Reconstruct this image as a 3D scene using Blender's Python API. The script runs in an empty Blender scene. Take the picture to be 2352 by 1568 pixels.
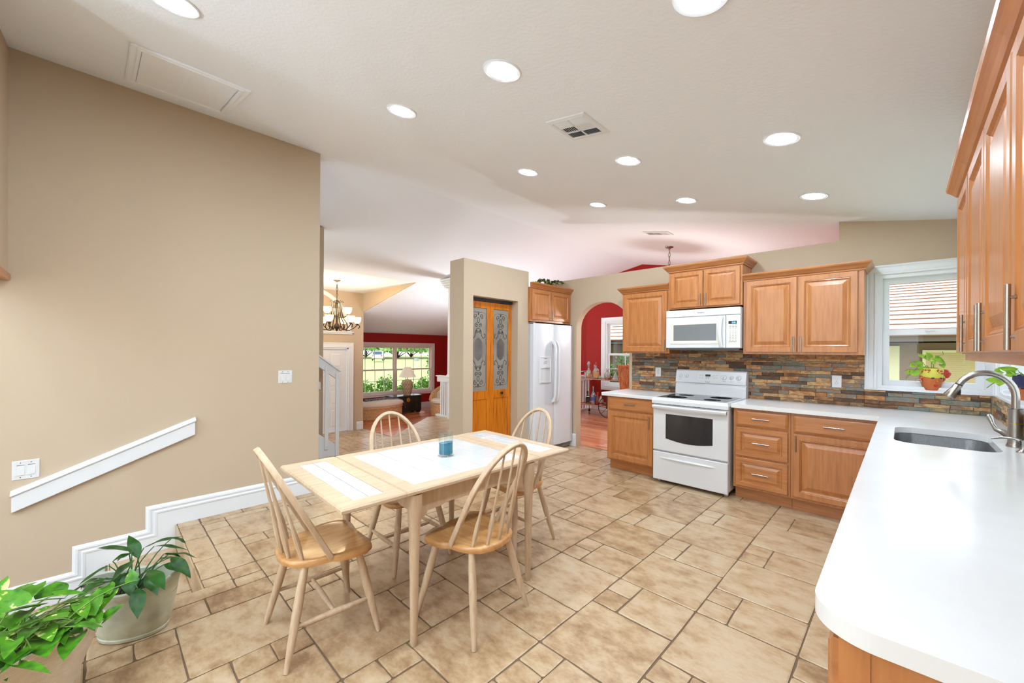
import bpy, bmesh, math, random
from mathutils import Vector, Matrix, noise
R = math.radians; PI = math.pi
S = bpy.context.scene
COL = S.collection
# ------------------------------------------------------------------ camera
CAM_H = 1.40
cd = bpy.data.cameras.new('camera'); cam = bpy.data.objects.new('camera', cd); COL.objects.link(cam)
cd.sensor_fit = 'HORIZONTAL'; cd.sensor_width = 36.0; cd.lens = 36.0 * 919.7 / 2352
cd.shift_y = 21.9 / 2352; cd.clip_start = 0.05; cd.clip_end = 400
cam.location = (0, 0, CAM_H)
cam.rotation_euler = (Matrix.Rotation(R(44.3), 3, 'Z') @ Matrix.Rotation(R(90), 3, 'X') @ Matrix.Rotation(math.atan(0.0068), 3, 'Z')).to_euler()
S.camera = cam
# ------------------------------------------------------------------ world, exposure
S.view_settings.view_transform = 'Standard'; S.view_settings.look = 'None'
S.view_settings.gamma = 1; S.view_settings.use_curve_mapping = False
S.view_settings.exposure = -0.12
w = bpy.data.worlds.new('sky'); S.world = w; w.use_nodes = True
WN = w.node_tree.nodes; WL = w.node_tree.links
bg = WN['Background']; bg.inputs[1].default_value = 2.8
tc = WN.new('ShaderNodeTexCoord'); sp = WN.new('ShaderNodeSeparateXYZ'); cr = WN.new('ShaderNodeValToRGB')
WL.new(tc.outputs['Generated'], sp.inputs[0]); WL.new(sp.outputs['Z'], cr.inputs[0]); WL.new(cr.outputs[0], bg.inputs[0])
cr.color_ramp.elements[0].color = (.88, .95, 1.0, 1); cr.color_ramp.elements[1].color = (0.74, 0.87, 1.0, 1)
LAMP_STRENGTH = 260.0
sd = bpy.data.lights.new('sun', 'SUN'); sd.energy = 1.6; sd.angle = R(2); sd.color = (1, .96, .9)
so = bpy.data.objects.new('sun', sd); COL.objects.link(so); so.rotation_euler = (R(28), R(-14), 0)
# ------------------------------------------------------------------ helpers
rnd = random.Random(7)
def lin(c):
    return tuple((v / 255 / 12.92) if v / 255 <= .04045 else ((v / 255 + .055) / 1.055) ** 2.4 for v in c) + (1,)
class G:
    """collects geometry in a bmesh and links it as one mesh object"""
    def __init__(s): s.bm = bmesh.new()
    def face(s, pts):
        vs = [s.bm.verts.new(p) for p in pts]
        try: return s.bm.faces.new(vs)
        except ValueError: return None
    def box(s, x0, y0, z0, x1, y1, z1, F=None):
        P = [(x, y, z) for z in (z0, z1) for y in (y0, y1) for x in (x0, x1)]
        if F: P = [F(*p) for p in P]
        v = [s.bm.verts.new(p) for p in P]
        for f in ((0, 2, 3, 1), (4, 5, 7, 6), (0, 1, 5, 4), (2, 6, 7, 3), (0, 4, 6, 2), (1, 3, 7, 5)):
            s.bm.faces.new([v[i] for i in f])
        return s
    def loft(s, loops, cap0=True, cap1=True, closed=True, wrap=False):
        L = [[s.bm.verts.new(p) for p in l] for l in loops]
        n = len(L[0]); m = len(L)
        for i in range(m if wrap else m - 1):
            a, b = L[i], L[(i + 1) % m]
            for j in range(n if closed else n - 1):
                k = (j + 1) % n
                s.bm.faces.new((a[j], a[k], b[k], b[j]))
        if not wrap:
            if cap0 and closed: s.bm.faces.new(L[0][::-1])
            if cap1 and closed: s.bm.faces.new(L[-1])
        return s
    def tube(s, path, r, seg=8, cap=True, flat=None, up=None):
        P = [Vector(p) for p in path]; n = len(P)
        rr = r if isinstance(r, (list, tuple)) else [r] * n
        t0 = (P[1] - P[0]).normalized()
        a = Vector(up) if up else (Vector((0, 0, 1)) if abs(t0.z) < .9 else Vector((1, 0, 0)))
        u = (a - t0 * a.dot(t0)).normalized(); loops = []
        for i in range(n):
            t = (P[min(i + 1, n - 1)] - P[max(i - 1, 0)]).normalized()
            u = (u - t * u.dot(t)).normalized(); v = t.cross(u)
            if flat:
                hw, hh = flat; hw *= rr[i]; hh *= rr[i]
                q = [(-hw, -hh * .7), (-hw * .7, -hh), (hw * .7, -hh), (hw, -hh * .7), (hw, hh * .7), (hw * .7, hh), (-hw * .7, hh), (-hw, hh * .7)]
                loops.append([P[i] + u * a_ + v * b_ for a_, b_ in q])
            else:
                loops.append([P[i] + (u * math.cos(2 * PI * k / seg) + v * math.sin(2 * PI * k / seg)) * rr[i] for k in range(seg)])
        return s.loft(loops, cap, cap)
    def lathe(s, prof, c=(0, 0, 0), seg=24, ax=None, sx=1, sy=1):
        """prof: list of (radius, height)"""
        loops = []
        for r, h in prof:
            l = [Vector((r * sx * math.cos(2 * PI * k / seg), r * sy * math.sin(2 * PI * k / seg), h)) for k in range(seg)]
            if ax is not None:
                q = Vector((0, 0, 1)).rotation_difference(Vector(ax)); l = [q @ p for p in l]
            loops.append([p + Vector(c) for p in l])
        return s.loft(loops)
    def prism(s, poly, h0, h1, F):
        a = [s.bm.verts.new(F(u, v, h0)) for u, v in poly]; b = [s.bm.verts.new(F(u, v, h1)) for u, v in poly]
        n = len(poly)
        s.bm.faces.new(a[::-1]); s.bm.faces.new(b)
        for i in range(n): s.bm.faces.new((a[i], a[(i + 1) % n], b[(i + 1) % n], b[i]))
        return s
    def rings(s, F, u0, v0, u1, v1, R_, cap=True, open_=False):
        """rectangular concentric rings (inset, height): raised panels, frames"""
        loops = [[F(u0 + i, v0 + i, h), F(u1 - i, v0 + i, h), F(u1 - i, v1 - i, h), F(u0 + i, v1 - i, h)] for i, h in R_]
        return s.loft(loops, cap0=not open_, cap1=cap and not open_, wrap=open_)
    def obj(s, name, mat, parent=None, smooth=False, bevel=0, loc=None, seg=2, sub=0):
        bmesh.ops.recalc_face_normals(s.bm, faces=s.bm.faces)
        me = bpy.data.meshes.new(name); s.bm.to_mesh(me); s.bm.free()
        o = bpy.data.objects.new(name, me); COL.objects.link(o)
        if mat: me.materials.append(mat)
        if parent: o.parent = parent
        if loc: o.location = loc
        if smooth:
            me.polygons.foreach_set('use_smooth', [True] * len(me.polygons)); me.set_sharp_from_angle(angle=R(smooth if smooth is not True else 38))
        if bevel:
            b = o.modifiers.new('bevel', 'BEVEL'); b.width = bevel; b.segments = seg; b.limit_method = 'ANGLE'; b.angle_limit = R(40)
        if sub:
            b = o.modifiers.new('sub', 'SUBSURF'); b.levels = b.render_levels = sub
        return o
def frame(o, x, n):
    """local (u along x, v up, w along the outward normal n) -> point"""
    o, x, n = Vector(o), Vector(x), Vector(n); z = Vector((0, 0, 1))
    return lambda u, v, w: o + x * u + z * v + n * w
ID = lambda u, v, w: Vector((u, v, w))
def thing(name, label, cat, loc=(0, 0, 0), rz=0, group=None):
    o = bpy.data.objects.new(name, None); COL.objects.link(o); o.empty_display_size = .1
    o.location = loc; o.rotation_euler = (0, 0, rz); return tag(o, label, cat, group)
def tag(o, label, cat, group=None, kind=None):
    o['label'] = label; o['category'] = cat
    if group: o['group'] = group
    if kind: o['kind'] = kind
    return o
def struct(o): o['kind'] = 'structure'; return o
def sroot(name, loc=(0, 0, 0)):
    o = bpy.data.objects.new(name, None); COL.objects.link(o); o.location = loc; o.empty_display_size = .1; return struct(o)
def dup(root, loc, rz=0, label=None, group=None):
    r = root.copy(); COL.objects.link(r); r.location = loc
    r.rotation_euler = (root.rotation_euler[0], root.rotation_euler[1], rz)
    if label: r['label'] = label
    if group: r['group'] = group
    for ch in list(root.children):
        c = ch.copy(); COL.objects.link(c); c.parent = r
        for g in ch.children:
            d = g.copy(); COL.objects.link(d); d.parent = c
    return r
def lettering(txt, size, F, mat, parent, name, w=.0006, bold=0, stretch=1, italic=0):
    c = bpy.data.curves.new('t', 'FONT'); c.body = txt; c.size = size; c.extrude = .0003; c.align_x = 'CENTER'; c.align_y = 'CENTER'; c.offset = bold; c.shear = italic
    t = bpy.data.objects.new('t', c); COL.objects.link(t)
    me = bpy.data.meshes.new_from_object(t.evaluated_get(bpy.context.evaluated_depsgraph_get()))
    bpy.data.objects.remove(t)
    for v in me.vertices: v.co = F(v.co.x * stretch, v.co.y, w + v.co.z)
    o = bpy.data.objects.new(name, me); COL.objects.link(o); me.materials.clear(); me.materials.append(mat)
    if parent: o.parent = parent
    return o
# ------------------------------------------------------------------ materials
MATS = {}
def mat(name, col=(200, 200, 200), rough=.5, metal=0, spec=.5, coat=0, bump=None, emit=None, noise_=None, trans=None, sss=0):
    """col sRGB. bump=(scale, strength[, distance]); noise_=(scale, amount[, (sx,sy,sz)]) mottles the colour"""
    m = bpy.data.materials.new(name); m.use_nodes = True; N = m.node_tree.nodes; L = m.node_tree.links
    b = N['Principled BSDF']; b.inputs['Base Color'].default_value = lin(col); b.inputs['Roughness'].default_value = rough
    b.inputs['Metallic'].default_value = metal; b.inputs['Specular IOR Level'].default_value = spec
    b.inputs['Coat Weight'].default_value = coat; b.inputs['Coat Roughness'].default_value = .15
    t = N.new('ShaderNodeTexCoord')
    if noise_:
        n = N.new('ShaderNodeTexNoise'); n.inputs['Scale'].default_value = noise_[0]; n.inputs['Detail'].default_value = 5
        mp = N.new('ShaderNodeMapping'); L.new(t.outputs['Object'], mp.inputs[0]); L.new(mp.outputs[0], n.inputs['Vector'])
        if len(noise_) > 2: mp.inputs['Scale'].default_value = noise_[2]
        r = N.new('ShaderNodeValToRGB'); a = noise_[1]
        r.color_ramp.elements[0].position = .3; r.color_ramp.elements[1].position = .7
        r.color_ramp.elements[0].color = lin([max(0, c * (1 - a)) for c in col]); r.color_ramp.elements[1].color = lin([min(255, c * (1 + a * .6)) for c in col])
        L.new(n.outputs['Fac'], r.inputs[0]); L.new(r.outputs[0], b.inputs['Base Color'])
    if bump:
        n2 = N.new('ShaderNodeTexNoise'); n2.inputs['Scale'].default_value = bump[0]; n2.inputs['Detail'].default_value = 3
        L.new(t.outputs['Object'], n2.inputs['Vector'])
        bp = N.new('ShaderNodeBump'); bp.inputs['Strength'].default_value = bump[1]; bp.inputs['Distance'].default_value = bump[2] if len(bump) > 2 else .002
        L.new(n2.outputs['Fac'], bp.inputs['Height']); L.new(bp.outputs[0], b.inputs['Normal'])
    if emit:
        b.inputs['Emission Color'].default_value = lin(emit[0]); b.inputs['Emission Strength'].default_value = emit[1]
    MATS[name] = m; return m
def ramp_mat(name, cols, rough=.5, island=.0, scale=3, stretch=(1, 1, 1), detail=6, bump=None, spec=.5, coat=0, dist=0, amount=1.0, nrough=.5):
    """noise -> colour ramp, optionally shifted for every mesh island"""
    m = bpy.data.materials.new(name); m.use_nodes = True; N = m.node_tree.nodes; L = m.node_tree.links
    b = N['Principled BSDF']; b.inputs['Roughness'].default_value = rough; b.inputs['Specular IOR Level'].default_value = spec
    b.inputs['Coat Weight'].default_value = coat; b.inputs['Coat Roughness'].default_value = .12
    t = N.new('ShaderNodeTexCoord'); mp = N.new('ShaderNodeMapping'); mp.inputs['Scale'].default_value = stretch
    L.new(t.outputs['Object'], mp.inputs[0]); n = N.new('ShaderNodeTexNoise'); n.inputs['Scale'].default_value = scale; n.inputs['Detail'].default_value = detail
    n.inputs['Distortion'].default_value = dist; n.inputs['Roughness'].default_value = nrough
    src = mp.outputs[0]; fac = n.outputs['Fac']
    if island:
        g = N.new('ShaderNodeNewGeometry'); cx = N.new('ShaderNodeVectorMath'); cx.operation = 'MULTIPLY_ADD'
        cb = N.new('ShaderNodeCombineXYZ')
        for i in range(3): L.new(g.outputs['Random Per Island'], cb.inputs[i])
        L.new(cb.outputs[0], cx.inputs[0]); cx.inputs[1].default_value = (37, 53, 71); L.new(src, cx.inputs[2]); src = cx.outputs[0]
    L.new(src, n.inputs['Vector'])
    if amount != 1.0:
        ma = N.new('ShaderNodeMath'); ma.operation = 'MULTIPLY_ADD'; ma.inputs[1].default_value = amount; ma.inputs[2].default_value = .5 - amount / 2
        L.new(fac, ma.inputs[0]); fac = ma.outputs[0]
    if island:
        mm = N.new('ShaderNodeMath'); mm.operation = 'MULTIPLY_ADD'; mm.inputs[1].default_value = island
        L.new(g.outputs['Random Per Island'], mm.inputs[0])
        sb = N.new('ShaderNodeMath'); sb.operation = 'SUBTRACT'; sb.inputs[1].default_value = island / 2; L.new(fac, sb.inputs[0])
        L.new(sb.outputs[0], mm.inputs[2]); fac = mm.outputs[0]
    r = N.new('ShaderNodeValToRGB'); el = r.color_ramp.elements
    while len(el) < len(cols): el.new(.5)
    for e, (p, c) in zip(el, cols): e.position = p; e.color = lin(c)
    L.new(fac, r.inputs[0]); L.new(r.outputs[0], b.inputs['Base Color'])
    if bump:
        bp = N.new('ShaderNodeBump'); bp.inputs['Strength'].default_value = bump[0]; bp.inputs['Distance'].default_value = bump[1]
        L.new(n.outputs['Fac'], bp.inputs['Height']); L.new(bp.outputs[0], b.inputs['Normal'])
    MATS[name] = m; return m
def glass_mat(name, tint=(255, 255, 255), refl=.08, rough=.0, opac=0.0, opcol=(255, 255, 255)):
    m = bpy.data.materials.new(name); m.use_nodes = True; N = m.node_tree.nodes; L = m.node_tree.links
    N.remove(N['Principled BSDF']); o = N['Material Output']
    t = N.new('ShaderNodeBsdfTransparent'); t.inputs[0].default_value = lin(tint)
    g = N.new('ShaderNodeBsdfGlossy'); g.inputs['Roughness'].default_value = rough
    x = N.new('ShaderNodeMixShader'); fr = N.new('ShaderNodeLayerWeight'); fr.inputs[0].default_value = .5
    pw = N.new('ShaderNodeMath'); pw.operation = 'POWER'; pw.inputs[1].default_value = 4; L.new(fr.outputs['Facing'], pw.inputs[0])
    ad = N.new('ShaderNodeMath'); ad.operation = 'MULTIPLY_ADD'; ad.inputs[1].default_value = .6; ad.inputs[2].default_value = refl
    ad.use_clamp = True; L.new(pw.outputs[0], ad.inputs[0])
    L.new(ad.outputs[0], x.inputs[0]); L.new(t.outputs[0], x.inputs[1]); L.new(g.outputs[0], x.inputs[2]); out = x
    if opac:
        d = N.new('ShaderNodeBsdfDiffuse'); d.inputs[0].default_value = lin(opcol)
        y = N.new('ShaderNodeMixShader'); y.inputs[0].default_value = opac; L.new(x.outputs[0], y.inputs[1]); L.new(d.outputs[0], y.inputs[2]); out = y
    L.new(out.outputs[0], o.inputs[0]); MATS[name] = m; return m
M_TAN = mat('tan_paint', (192, 173, 150), .75, bump=(160, .25, .001), spec=.25)
M_RED = mat('red_paint', (150, 20, 14), .6, bump=(160, .2, .001), spec=.3)
M_CEIL = mat('ceiling_paint', (238, 243, 250), .85, bump=(55, .35, .004), spec=.2)
M_WHITE = mat('white_trim', (226, 229, 233), .35, spec=.4)
M_APPL = mat('white_enamel', (220, 222, 225), .22, spec=.5, coat=.3)
M_PLAST = mat('white_plastic', (218, 219, 220), .35)
M_BLACK = mat('black_plastic', (18, 18, 19), .35)
M_DKGLASS = mat('black_ceramic_glass', (40, 40, 43), .08, spec=.7)
M_STEEL = mat('brushed_steel', (128, 130, 132), .42, metal=.75, noise_=(40, .1, (14, 14, 1)))
M_NICKEL = mat('brushed_nickel', (170, 166, 160), .27, metal=1)
M_CHROME = mat('chrome', (225, 225, 228), .08, metal=1)
M_BRASS = mat('brass', (205, 165, 80), .3, metal=1)
M_BRONZE = mat('dark_bronze', (58, 44, 34), .4, metal=.7)
M_QUARTZ = mat('white_quartz', (228, 228, 228), .16, spec=.5, noise_=(6, .015))
wc = [(.25, (152, 92, 46)), (.5, (178, 114, 62)), (.78, (192, 130, 76))]
M_WOOD = ramp_mat('maple_vertical_grain', wc, .33, 0, 5, (9, 9, .8), bump=(.06, .001), coat=.25, amount=.8)
M_WOODH = ramp_mat('maple_horizontal_grain', wc, .33, 0, 5, (.8, .8, 9), bump=(.06, .001), coat=.25, amount=.8)
M_PINE = ramp_mat('orange_pine', [(.3, (158, 80, 10)), (.48, (198, 112, 18)), (.62, (206, 122, 26)), (.75, (176, 92, 12))], .3, 0, 4, (9, 9, .7), dist=.6, coat=.3)
M_PALE = ramp_mat('whitewashed_wood', [(.25, (184, 156, 126)), (.5, (198, 172, 143)), (.75, (208, 186, 160))], .45, 0, 9, (6, 6, 1.0), bump=(.05, .001))
M_PALEH = ramp_mat('whitewashed_board', [(.25, (186, 158, 128)), (.5, (198, 172, 143)), (.75, (206, 184, 158))], .45, 0, 9, (6, .7, 6), bump=(.05, .001))
M_SEAT = ramp_mat('honey_seat_wood', [(.3, (180, 126, 74)), (.6, (202, 152, 96)), (.8, (212, 166, 110))], .28, 0, 5, (9, 1.2, 9), bump=(.04, .001), coat=.3)
M_TTILE = mat('glazed_white_tile', (212, 213, 213), .1, coat=.4)
M_GROUT = mat('floor_grout', (112, 90, 70), .9)
M_TGROUT = mat('white_grout', (168, 170, 170), .8)
M_TILE = ramp_mat('travertine_tile', [(.25, (142, 110, 80)), (.42, (170, 140, 106)), (.54, (184, 157, 124)), (.72, (195, 173, 144))], .3, .20, 7, (1, 1.5, 1), detail=12, bump=(.3, .003), spec=.45, nrough=.70, amount=1.4)
M_SLATE = ramp_mat('ledger_slate', [(.0, (74, 58, 48)), (.18, (116, 80, 52)), (.34, (176, 120, 72)), (.5, (204, 168, 118)), (.62, (138, 96, 64)), (.74, (124, 132, 126)), (.86, (104, 96, 84)), (1, (168, 146, 108))], .65, 1.0, 18, (1, 1, 2.2), detail=12, bump=(.8, .006), amount=1.0, nrough=.68)
M_FLOORWOOD = ramp_mat('cherry_floor', [(.25, (184, 104, 66)), (.5, (216, 140, 98)), (.75, (232, 164, 122))], .22, .35, 4, (1.2, 14, 1), coat=.4)
M_FLOORWOOD2 = ramp_mat('cherry_floor_cross', [(.25, (182, 92, 54)), (.5, (212, 120, 76)), (.75, (226, 146, 102))], .22, .35, 4, (14, 1.2, 1), coat=.4)
M_GLASS = glass_mat('window_glass', (255, 255, 255), .03)
M_CLEAR = glass_mat('clear_glass', (249, 252, 252), .05)
M_LIQ = mat('teal_wax', (4, 124, 152), .15, spec=.5, noise_=(9, .12, (1, 1, 6)))
M_LAMP = mat('lit_diffuser', (255, 255, 255), .5, emit=((226, 243, 255), LAMP_STRENGTH))
M_SOIL = mat('potting_soil', (62, 46, 34), .95, bump=(90, .8, .01))
M_OUTLET = mat('outlet_slot', (70, 66, 62), .6)
M_GREYL = mat('grey_print', (120, 122, 126), .6)
M_DARKV = mat('duct_dark', (58, 62, 68), .8)
M_IRON = mat('oil_rubbed_iron', (52, 44, 38), .45, metal=.5)
POTHOS= [(-2.257, -0.218, 0.474, -2.335, -0.253, 0.525, 0.077),
 (-2.419, -0.265, 0.482, -2.475, -0.25, 0.519, 0.031),
 (-2.373, -0.219, 0.487, -2.465, -0.17, 0.473, 0.025),
 (-2.475, -0.18, 0.452, -2.376, -0.195, 0.44, 0.046),
 (-2.462, -0.139, 0.397, -2.538, -0.129, 0.424, 0.073),
 (-2.42, -0.126, 0.414, -2.418, -0.04, 0.391, 0.033),
 (-2.374, -0.109, 0.409, -2.344, -0.191, 0.449, 0.029),
 (-2.261, -0.153, 0.454, -2.23, -0.248, 0.483, 0.05),
 (-2.235, -0.085, 0.395, -2.223, -0.157, 0.415, 0.051),
 (-2.237, -0.157, 0.412, -2.203, -0.222, 0.424, 0.034),
 (-2.533, 0.015, 0.357, -2.47, -0.063, 0.41, 0.042),
 (-2.501, 0.019, 0.355, -2.432, 0.03, 0.346, 0.04),
 (-2.454, 0.037, 0.329, -2.453, -0.047, 0.356, 0.03),
 (-2.418, -0.04, 0.36, -2.305, -0.014, 0.337, 0.075),
 (-2.308, 0.012, 0.303, -2.307, 0.068, 0.343, 0.049),
 (-2.275, -0.069, 0.354, -2.193, -0.1, 0.357, 0.052),
 (-2.213, -0.064, 0.359, -2.194, 0.011, 0.333, 0.041),
 (-2.231, -0.137, 0.343, -2.077, -0.127, 0.357, 0.072),
 (-2.213, -0.064, 0.319, -2.066, -0.088, 0.331, 0.054),
 (-2.096, -0.187, 0.347, -2.002, -0.11, 0.335, 0.029),
 (-2.146, -0.166, 0.363, -2.044, -0.22, 0.373, 0.032),
 (-2.195, -0.242, 0.399, -2.178, -0.197, 0.363, 0.041),
 (-2.238, -0.228, 0.389, -2.297, -0.258, 0.394, 0.034),
 (-2.365, 0.096, 0.4, -2.393, 0.095, 0.443, 0.033),
 (-2.461, 0.03, 0.334, -2.376, 0.001, 0.316, 0.05),
 (-2.34, -0.02, 0.32, -2.26, 0.002, 0.321, 0.039),
 (-2.251, -0.171, 0.385, -2.14, -0.188, 0.404, 0.042),
 (-2.248, -0.14, 0.371, -2.155, -0.119, 0.364, 0.043),
 (-2.253, -0.103, 0.338, -2.152, -0.088, 0.338, 0.032),
 (-2.266, -0.088, 0.361, -2.22, -0.112, 0.364, 0.048),
 (-2.156, -0.203, 0.404, -2.051, -0.213, 0.41, 0.036),
 (-2.302, -0.235, 0.43, -2.219, -0.209, 0.419, 0.042),
 (-2.378, -0.057, 0.367, -2.272, -0.037, 0.351, 0.039),
 (-2.367, -0.074, 0.35, -2.298, -0.049, 0.344, 0.043),
 (-2.281, -0.186, 0.441, -2.214, -0.204, 0.438, 0.038),
 (-2.338, -0.13, 0.405, -2.289, -0.166, 0.416, 0.033),
 (-2.137, -0.185, 0.36, -2.078, -0.211, 0.37, 0.029),
 (-2.409, -0.088, 0.371, -2.424, -0.046, 0.36, 0.026),
 (-2.152, -0.228, 0.375, -2.063, -0.196, 0.374, 0.032),
 (-2.266, -0.031, 0.335, -2.219, -0.013, 0.315, 0.025)]
LILY= [(-2.748, 0.029, 0.347, -2.734, -0.07, 0.309, 0.038),
 (-2.724, 0.108, 0.398, -2.874, -0.01, 0.417, 0.046),
 (-2.749, 0.042, 0.363, -2.748, 0.113, 0.384, 0.045),
 (-2.729, 0.131, 0.353, -2.827, 0.105, 0.445, 0.06),
 (-2.607, 0.111, 0.395, -2.539, 0.037, 0.365, 0.06),
 (-2.776, 0.156, 0.38, -2.765, 0.306, 0.405, 0.054),
 (-2.698, 0.189, 0.403, -2.654, 0.316, 0.369, 0.041),
 (-2.737, 0.264, 0.409, -2.71, 0.317, 0.377, 0.043),
 (-2.689, 0.226, 0.355, -2.677, 0.294, 0.327, 0.03),
 (-2.586, 0.243, 0.37, -2.49, 0.309, 0.293, 0.064),
 (-2.473, 0.157, 0.383, -2.32, 0.196, 0.359, 0.063),
 (-2.57, 0.091, 0.361, -2.48, 0.095, 0.298, 0.074),
 (-2.403, 0.115, 0.346, -2.291, 0.111, 0.283, 0.065),
 (-2.76, 0.101, 0.374, -2.804, 0.058, 0.343, 0.038)]
# ------------------------------------------------------------------ room shell
XL, XR, YB = -4.16, .52, 4.90
RZ, SL = 3.35, .188                                  # ridge height over XL, roof slope
def cz(x): return RZ - SL * abs(x - XL)
LOW = -.54                                            # level of the foyer and living room
def slab(name, pts, th, m):
    """thin solid below/above a sloping outline (points get a second skin th higher)"""
    g = G(); n = len(pts); a = [g.bm.verts.new(p) for p in pts]; b = [g.bm.verts.new((p[0], p[1], p[2] + th)) for p in pts]
    g.bm.faces.new(a); g.bm.faces.new(b[::-1])
    for i in range(n): g.bm.faces.new((a[i], a[(i + 1) % n], b[(i + 1) % n], b[i]))
    return struct(g.obj(name, m))
YN, YF = -3.4, 8.4
DX0, DX1, DY0, DY1, DZ = -7.15, -9.55, .9, 4.52, 2.80   # raised foyer ceiling
g = G()
def cquad(x0, y0, x1, y1):
    g.loft([[(x0, y0, cz(x0)), (x1, y0, cz(x1)), (x1, y1, cz(x1)), (x0, y1, cz(x0))], [(x0, y0, cz(x0) + .12), (x1, y0, cz(x1) + .12), (x1, y1, cz(x1) + .12), (x0, y1, cz(x0) + .12)]])
cquad(XL, YN, XR + .15, 5.02); cquad(XL, 5.02, -.31, 8.52)
cquad(-11.85, DY1, -5.5, 8.87); cquad(-5.5, DY1, XL, 8.52); cquad(DX0, YN, XL, DY1); cquad(-11.85, YN, DX0, DY0)
struct(g.obj('ceiling', M_CEIL))
g = G()
g.box(DX1, DY0, DZ, DX0 + .02, DY1, DZ + .1)
struct(g.obj('ceiling_foyer', M_CEIL))
g = G()
F = lambda u, v, w: Vector((u, w, v))
g.prism([(DX1, cz(DX1)), (DX0, DZ), (DX1, DZ)], DY1 - .02, DY1 + .03, F); g.prism([(DX1, cz(DX1)), (DX0, DZ), (DX1, DZ)], DY0 - .03, DY0 + .01, F)
struct(g.obj('trim_dormer_cheek', M_TAN))
# floor tiles: columns of a large square, then two small squares beside a medium one
WX0, WX1, WY = -4.16, -2.92, .425                     # stair well
def tile(g, x0, y0, x1, y1, z, j=.004):
    x0 += j; y0 += j; x1 -= j; y1 -= j
    if x1 - x0 < .03 or y1 - y0 < .03: return
    c = .007; r = lambda: rnd.uniform(-.002, .002)
    pts = [(x0 + c, y0), (x0 + (x1 - x0) * .5, y0 + r()), (x1 - c, y0), (x1, y0 + c), (x1 + r(), (y0 + y1) / 2), (x1, y1 - c), (x1 - c, y1), ((x0 + x1) / 2, y1 + r()), (x0 + c, y1), (x0, y1 - c), (x0 + r(), (y0 + y1) / 2), (x0, y0 + c)]
    pts = [(a + r(), b + r()) for a, b in pts]; mx, my = (x0 + x1) / 2, (y0 + y1) / 2
    ins = [(a + (.006 if a < mx else -.006), b + (.006 if b < my else -.006)) for a, b in pts]
    g.loft([[(a, b, z - .006) for a, b in pts], [(a, b, z - .002) for a, b in pts], [(a, b, z) for a, b in ins]], cap0=False)
def clip(x0, y0, x1, y1, zones):
    """cut a rectangle to the allowed rectangles"""
    for a, b, c, d in zones:
        u0, v0, u1, v1 = max(x0, a), max(y0, b), min(x1, c), min(y1, d)
        if u1 - u0 > .03 and v1 - v0 > .03: yield u0, v0, u1, v1
def lay(g, zones, z):
    X0 = min(a for a, *_ in zones); X1 = max(c for _, _, c, _ in zones); Y0 = min(b for _, b, *_ in zones); Y1 = max(d for *_, d in zones)
    k0 = math.floor((X0 + 1.70) / .4535) - 1
    for k in range(k0, k0 + int((X1 - X0) / .4535) + 4):
        x = -1.70 + k * .4535; y = (2.25 if k % 2 == 0 else 1.94) + .765 * math.floor((Y0 - 2.25) / .765) - .765
        while y < Y1:
            for t in ((x, y, x + .15, y + .155), (x, y + .155, x + .15, y + .31), (x + .15, y, x + .4535, y + .31), (x, y + .31, x + .4535, y + .765)):
                for q in clip(*t, zones): tile(g, *q, z)
            y += .765
ZONES = [(WX1 + .12, YN, XR, YB - .0), (-4.05, WY + .14, WX1 + .12, YB), (-5.45, 1.62, -4.05, YB), (-3.46, YB, -2.6, YB + .12)]
HALL = [(-5.45, 2.7), (-5.45, 5.1), (-7.15, 5.1), (-7.15, 4.8)]
def clip_poly(P, Q):
    """convex clip of polygon P to convex polygon Q (counter-clockwise)"""
    for i in range(len(Q)):
        (ax_, ay_), (bx_, by_) = Q[i], Q[(i + 1) % len(Q)]; side = lambda p: (bx_ - ax_) * (p[1] - ay_) - (by_ - ay_) * (p[0] - ax_)
        out = []
        for j in range(len(P)):
            p, q = P[j - 1], P[j]; a, b = side(p), side(q)
            if (a < 0) != (b < 0): t = a / (a - b); out.append((p[0] + (q[0] - p[0]) * t, p[1] + (q[1] - p[1]) * t))
            if b >= 0: out.append(q)
        P = out
        if not P: return P
    return P
root = sroot('floor')
g = G(); lay(g, ZONES, 0)
for i in range(9):
    for j in range(6):
        x, y = -7.45 + i * .31, 2.6 + j * .45; P = clip_poly([(x + .004, y + .004), (x + .306, y + .004), (x + .306, y + .446), (x + .004, y + .446)], HALL)
        if len(P) > 2: g.prism(P, -.006, 0, ID)
# narrow nosing tiles round the stair well and along the wall
for i in range(12): tile(g, WX1 - .005, -3.4 + i * .32, WX1 + .12, -3.4 + (i + 1) * .32 if i < 11 else WY + .14, 0)
y = WX0
for wd in (.13, .3, .42, .28, .11): tile(g, y, WY, min(y + wd, WX1), WY + .14, 0); y += wd
for a, b in ((.57, .86), (.86, 1.2), (1.2, 1.62)): tile(g, -4.16, a, -4.05, b, 0)
g.obj('floor_tiles', M_TILE, root)
g = G()
g.box(WX1, YN, -.12, XR + .1, YB + .12, -.005); g.box(-4.16, WY, -.12, WX1, YB + .12, -.005); g.box(-5.45, 1.5, -.12, -4.16, 5.1, -.005)
g.prism(HALL, -.12, -.005, ID)
g.obj('floor_grout', M_GROUT, root)
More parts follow.
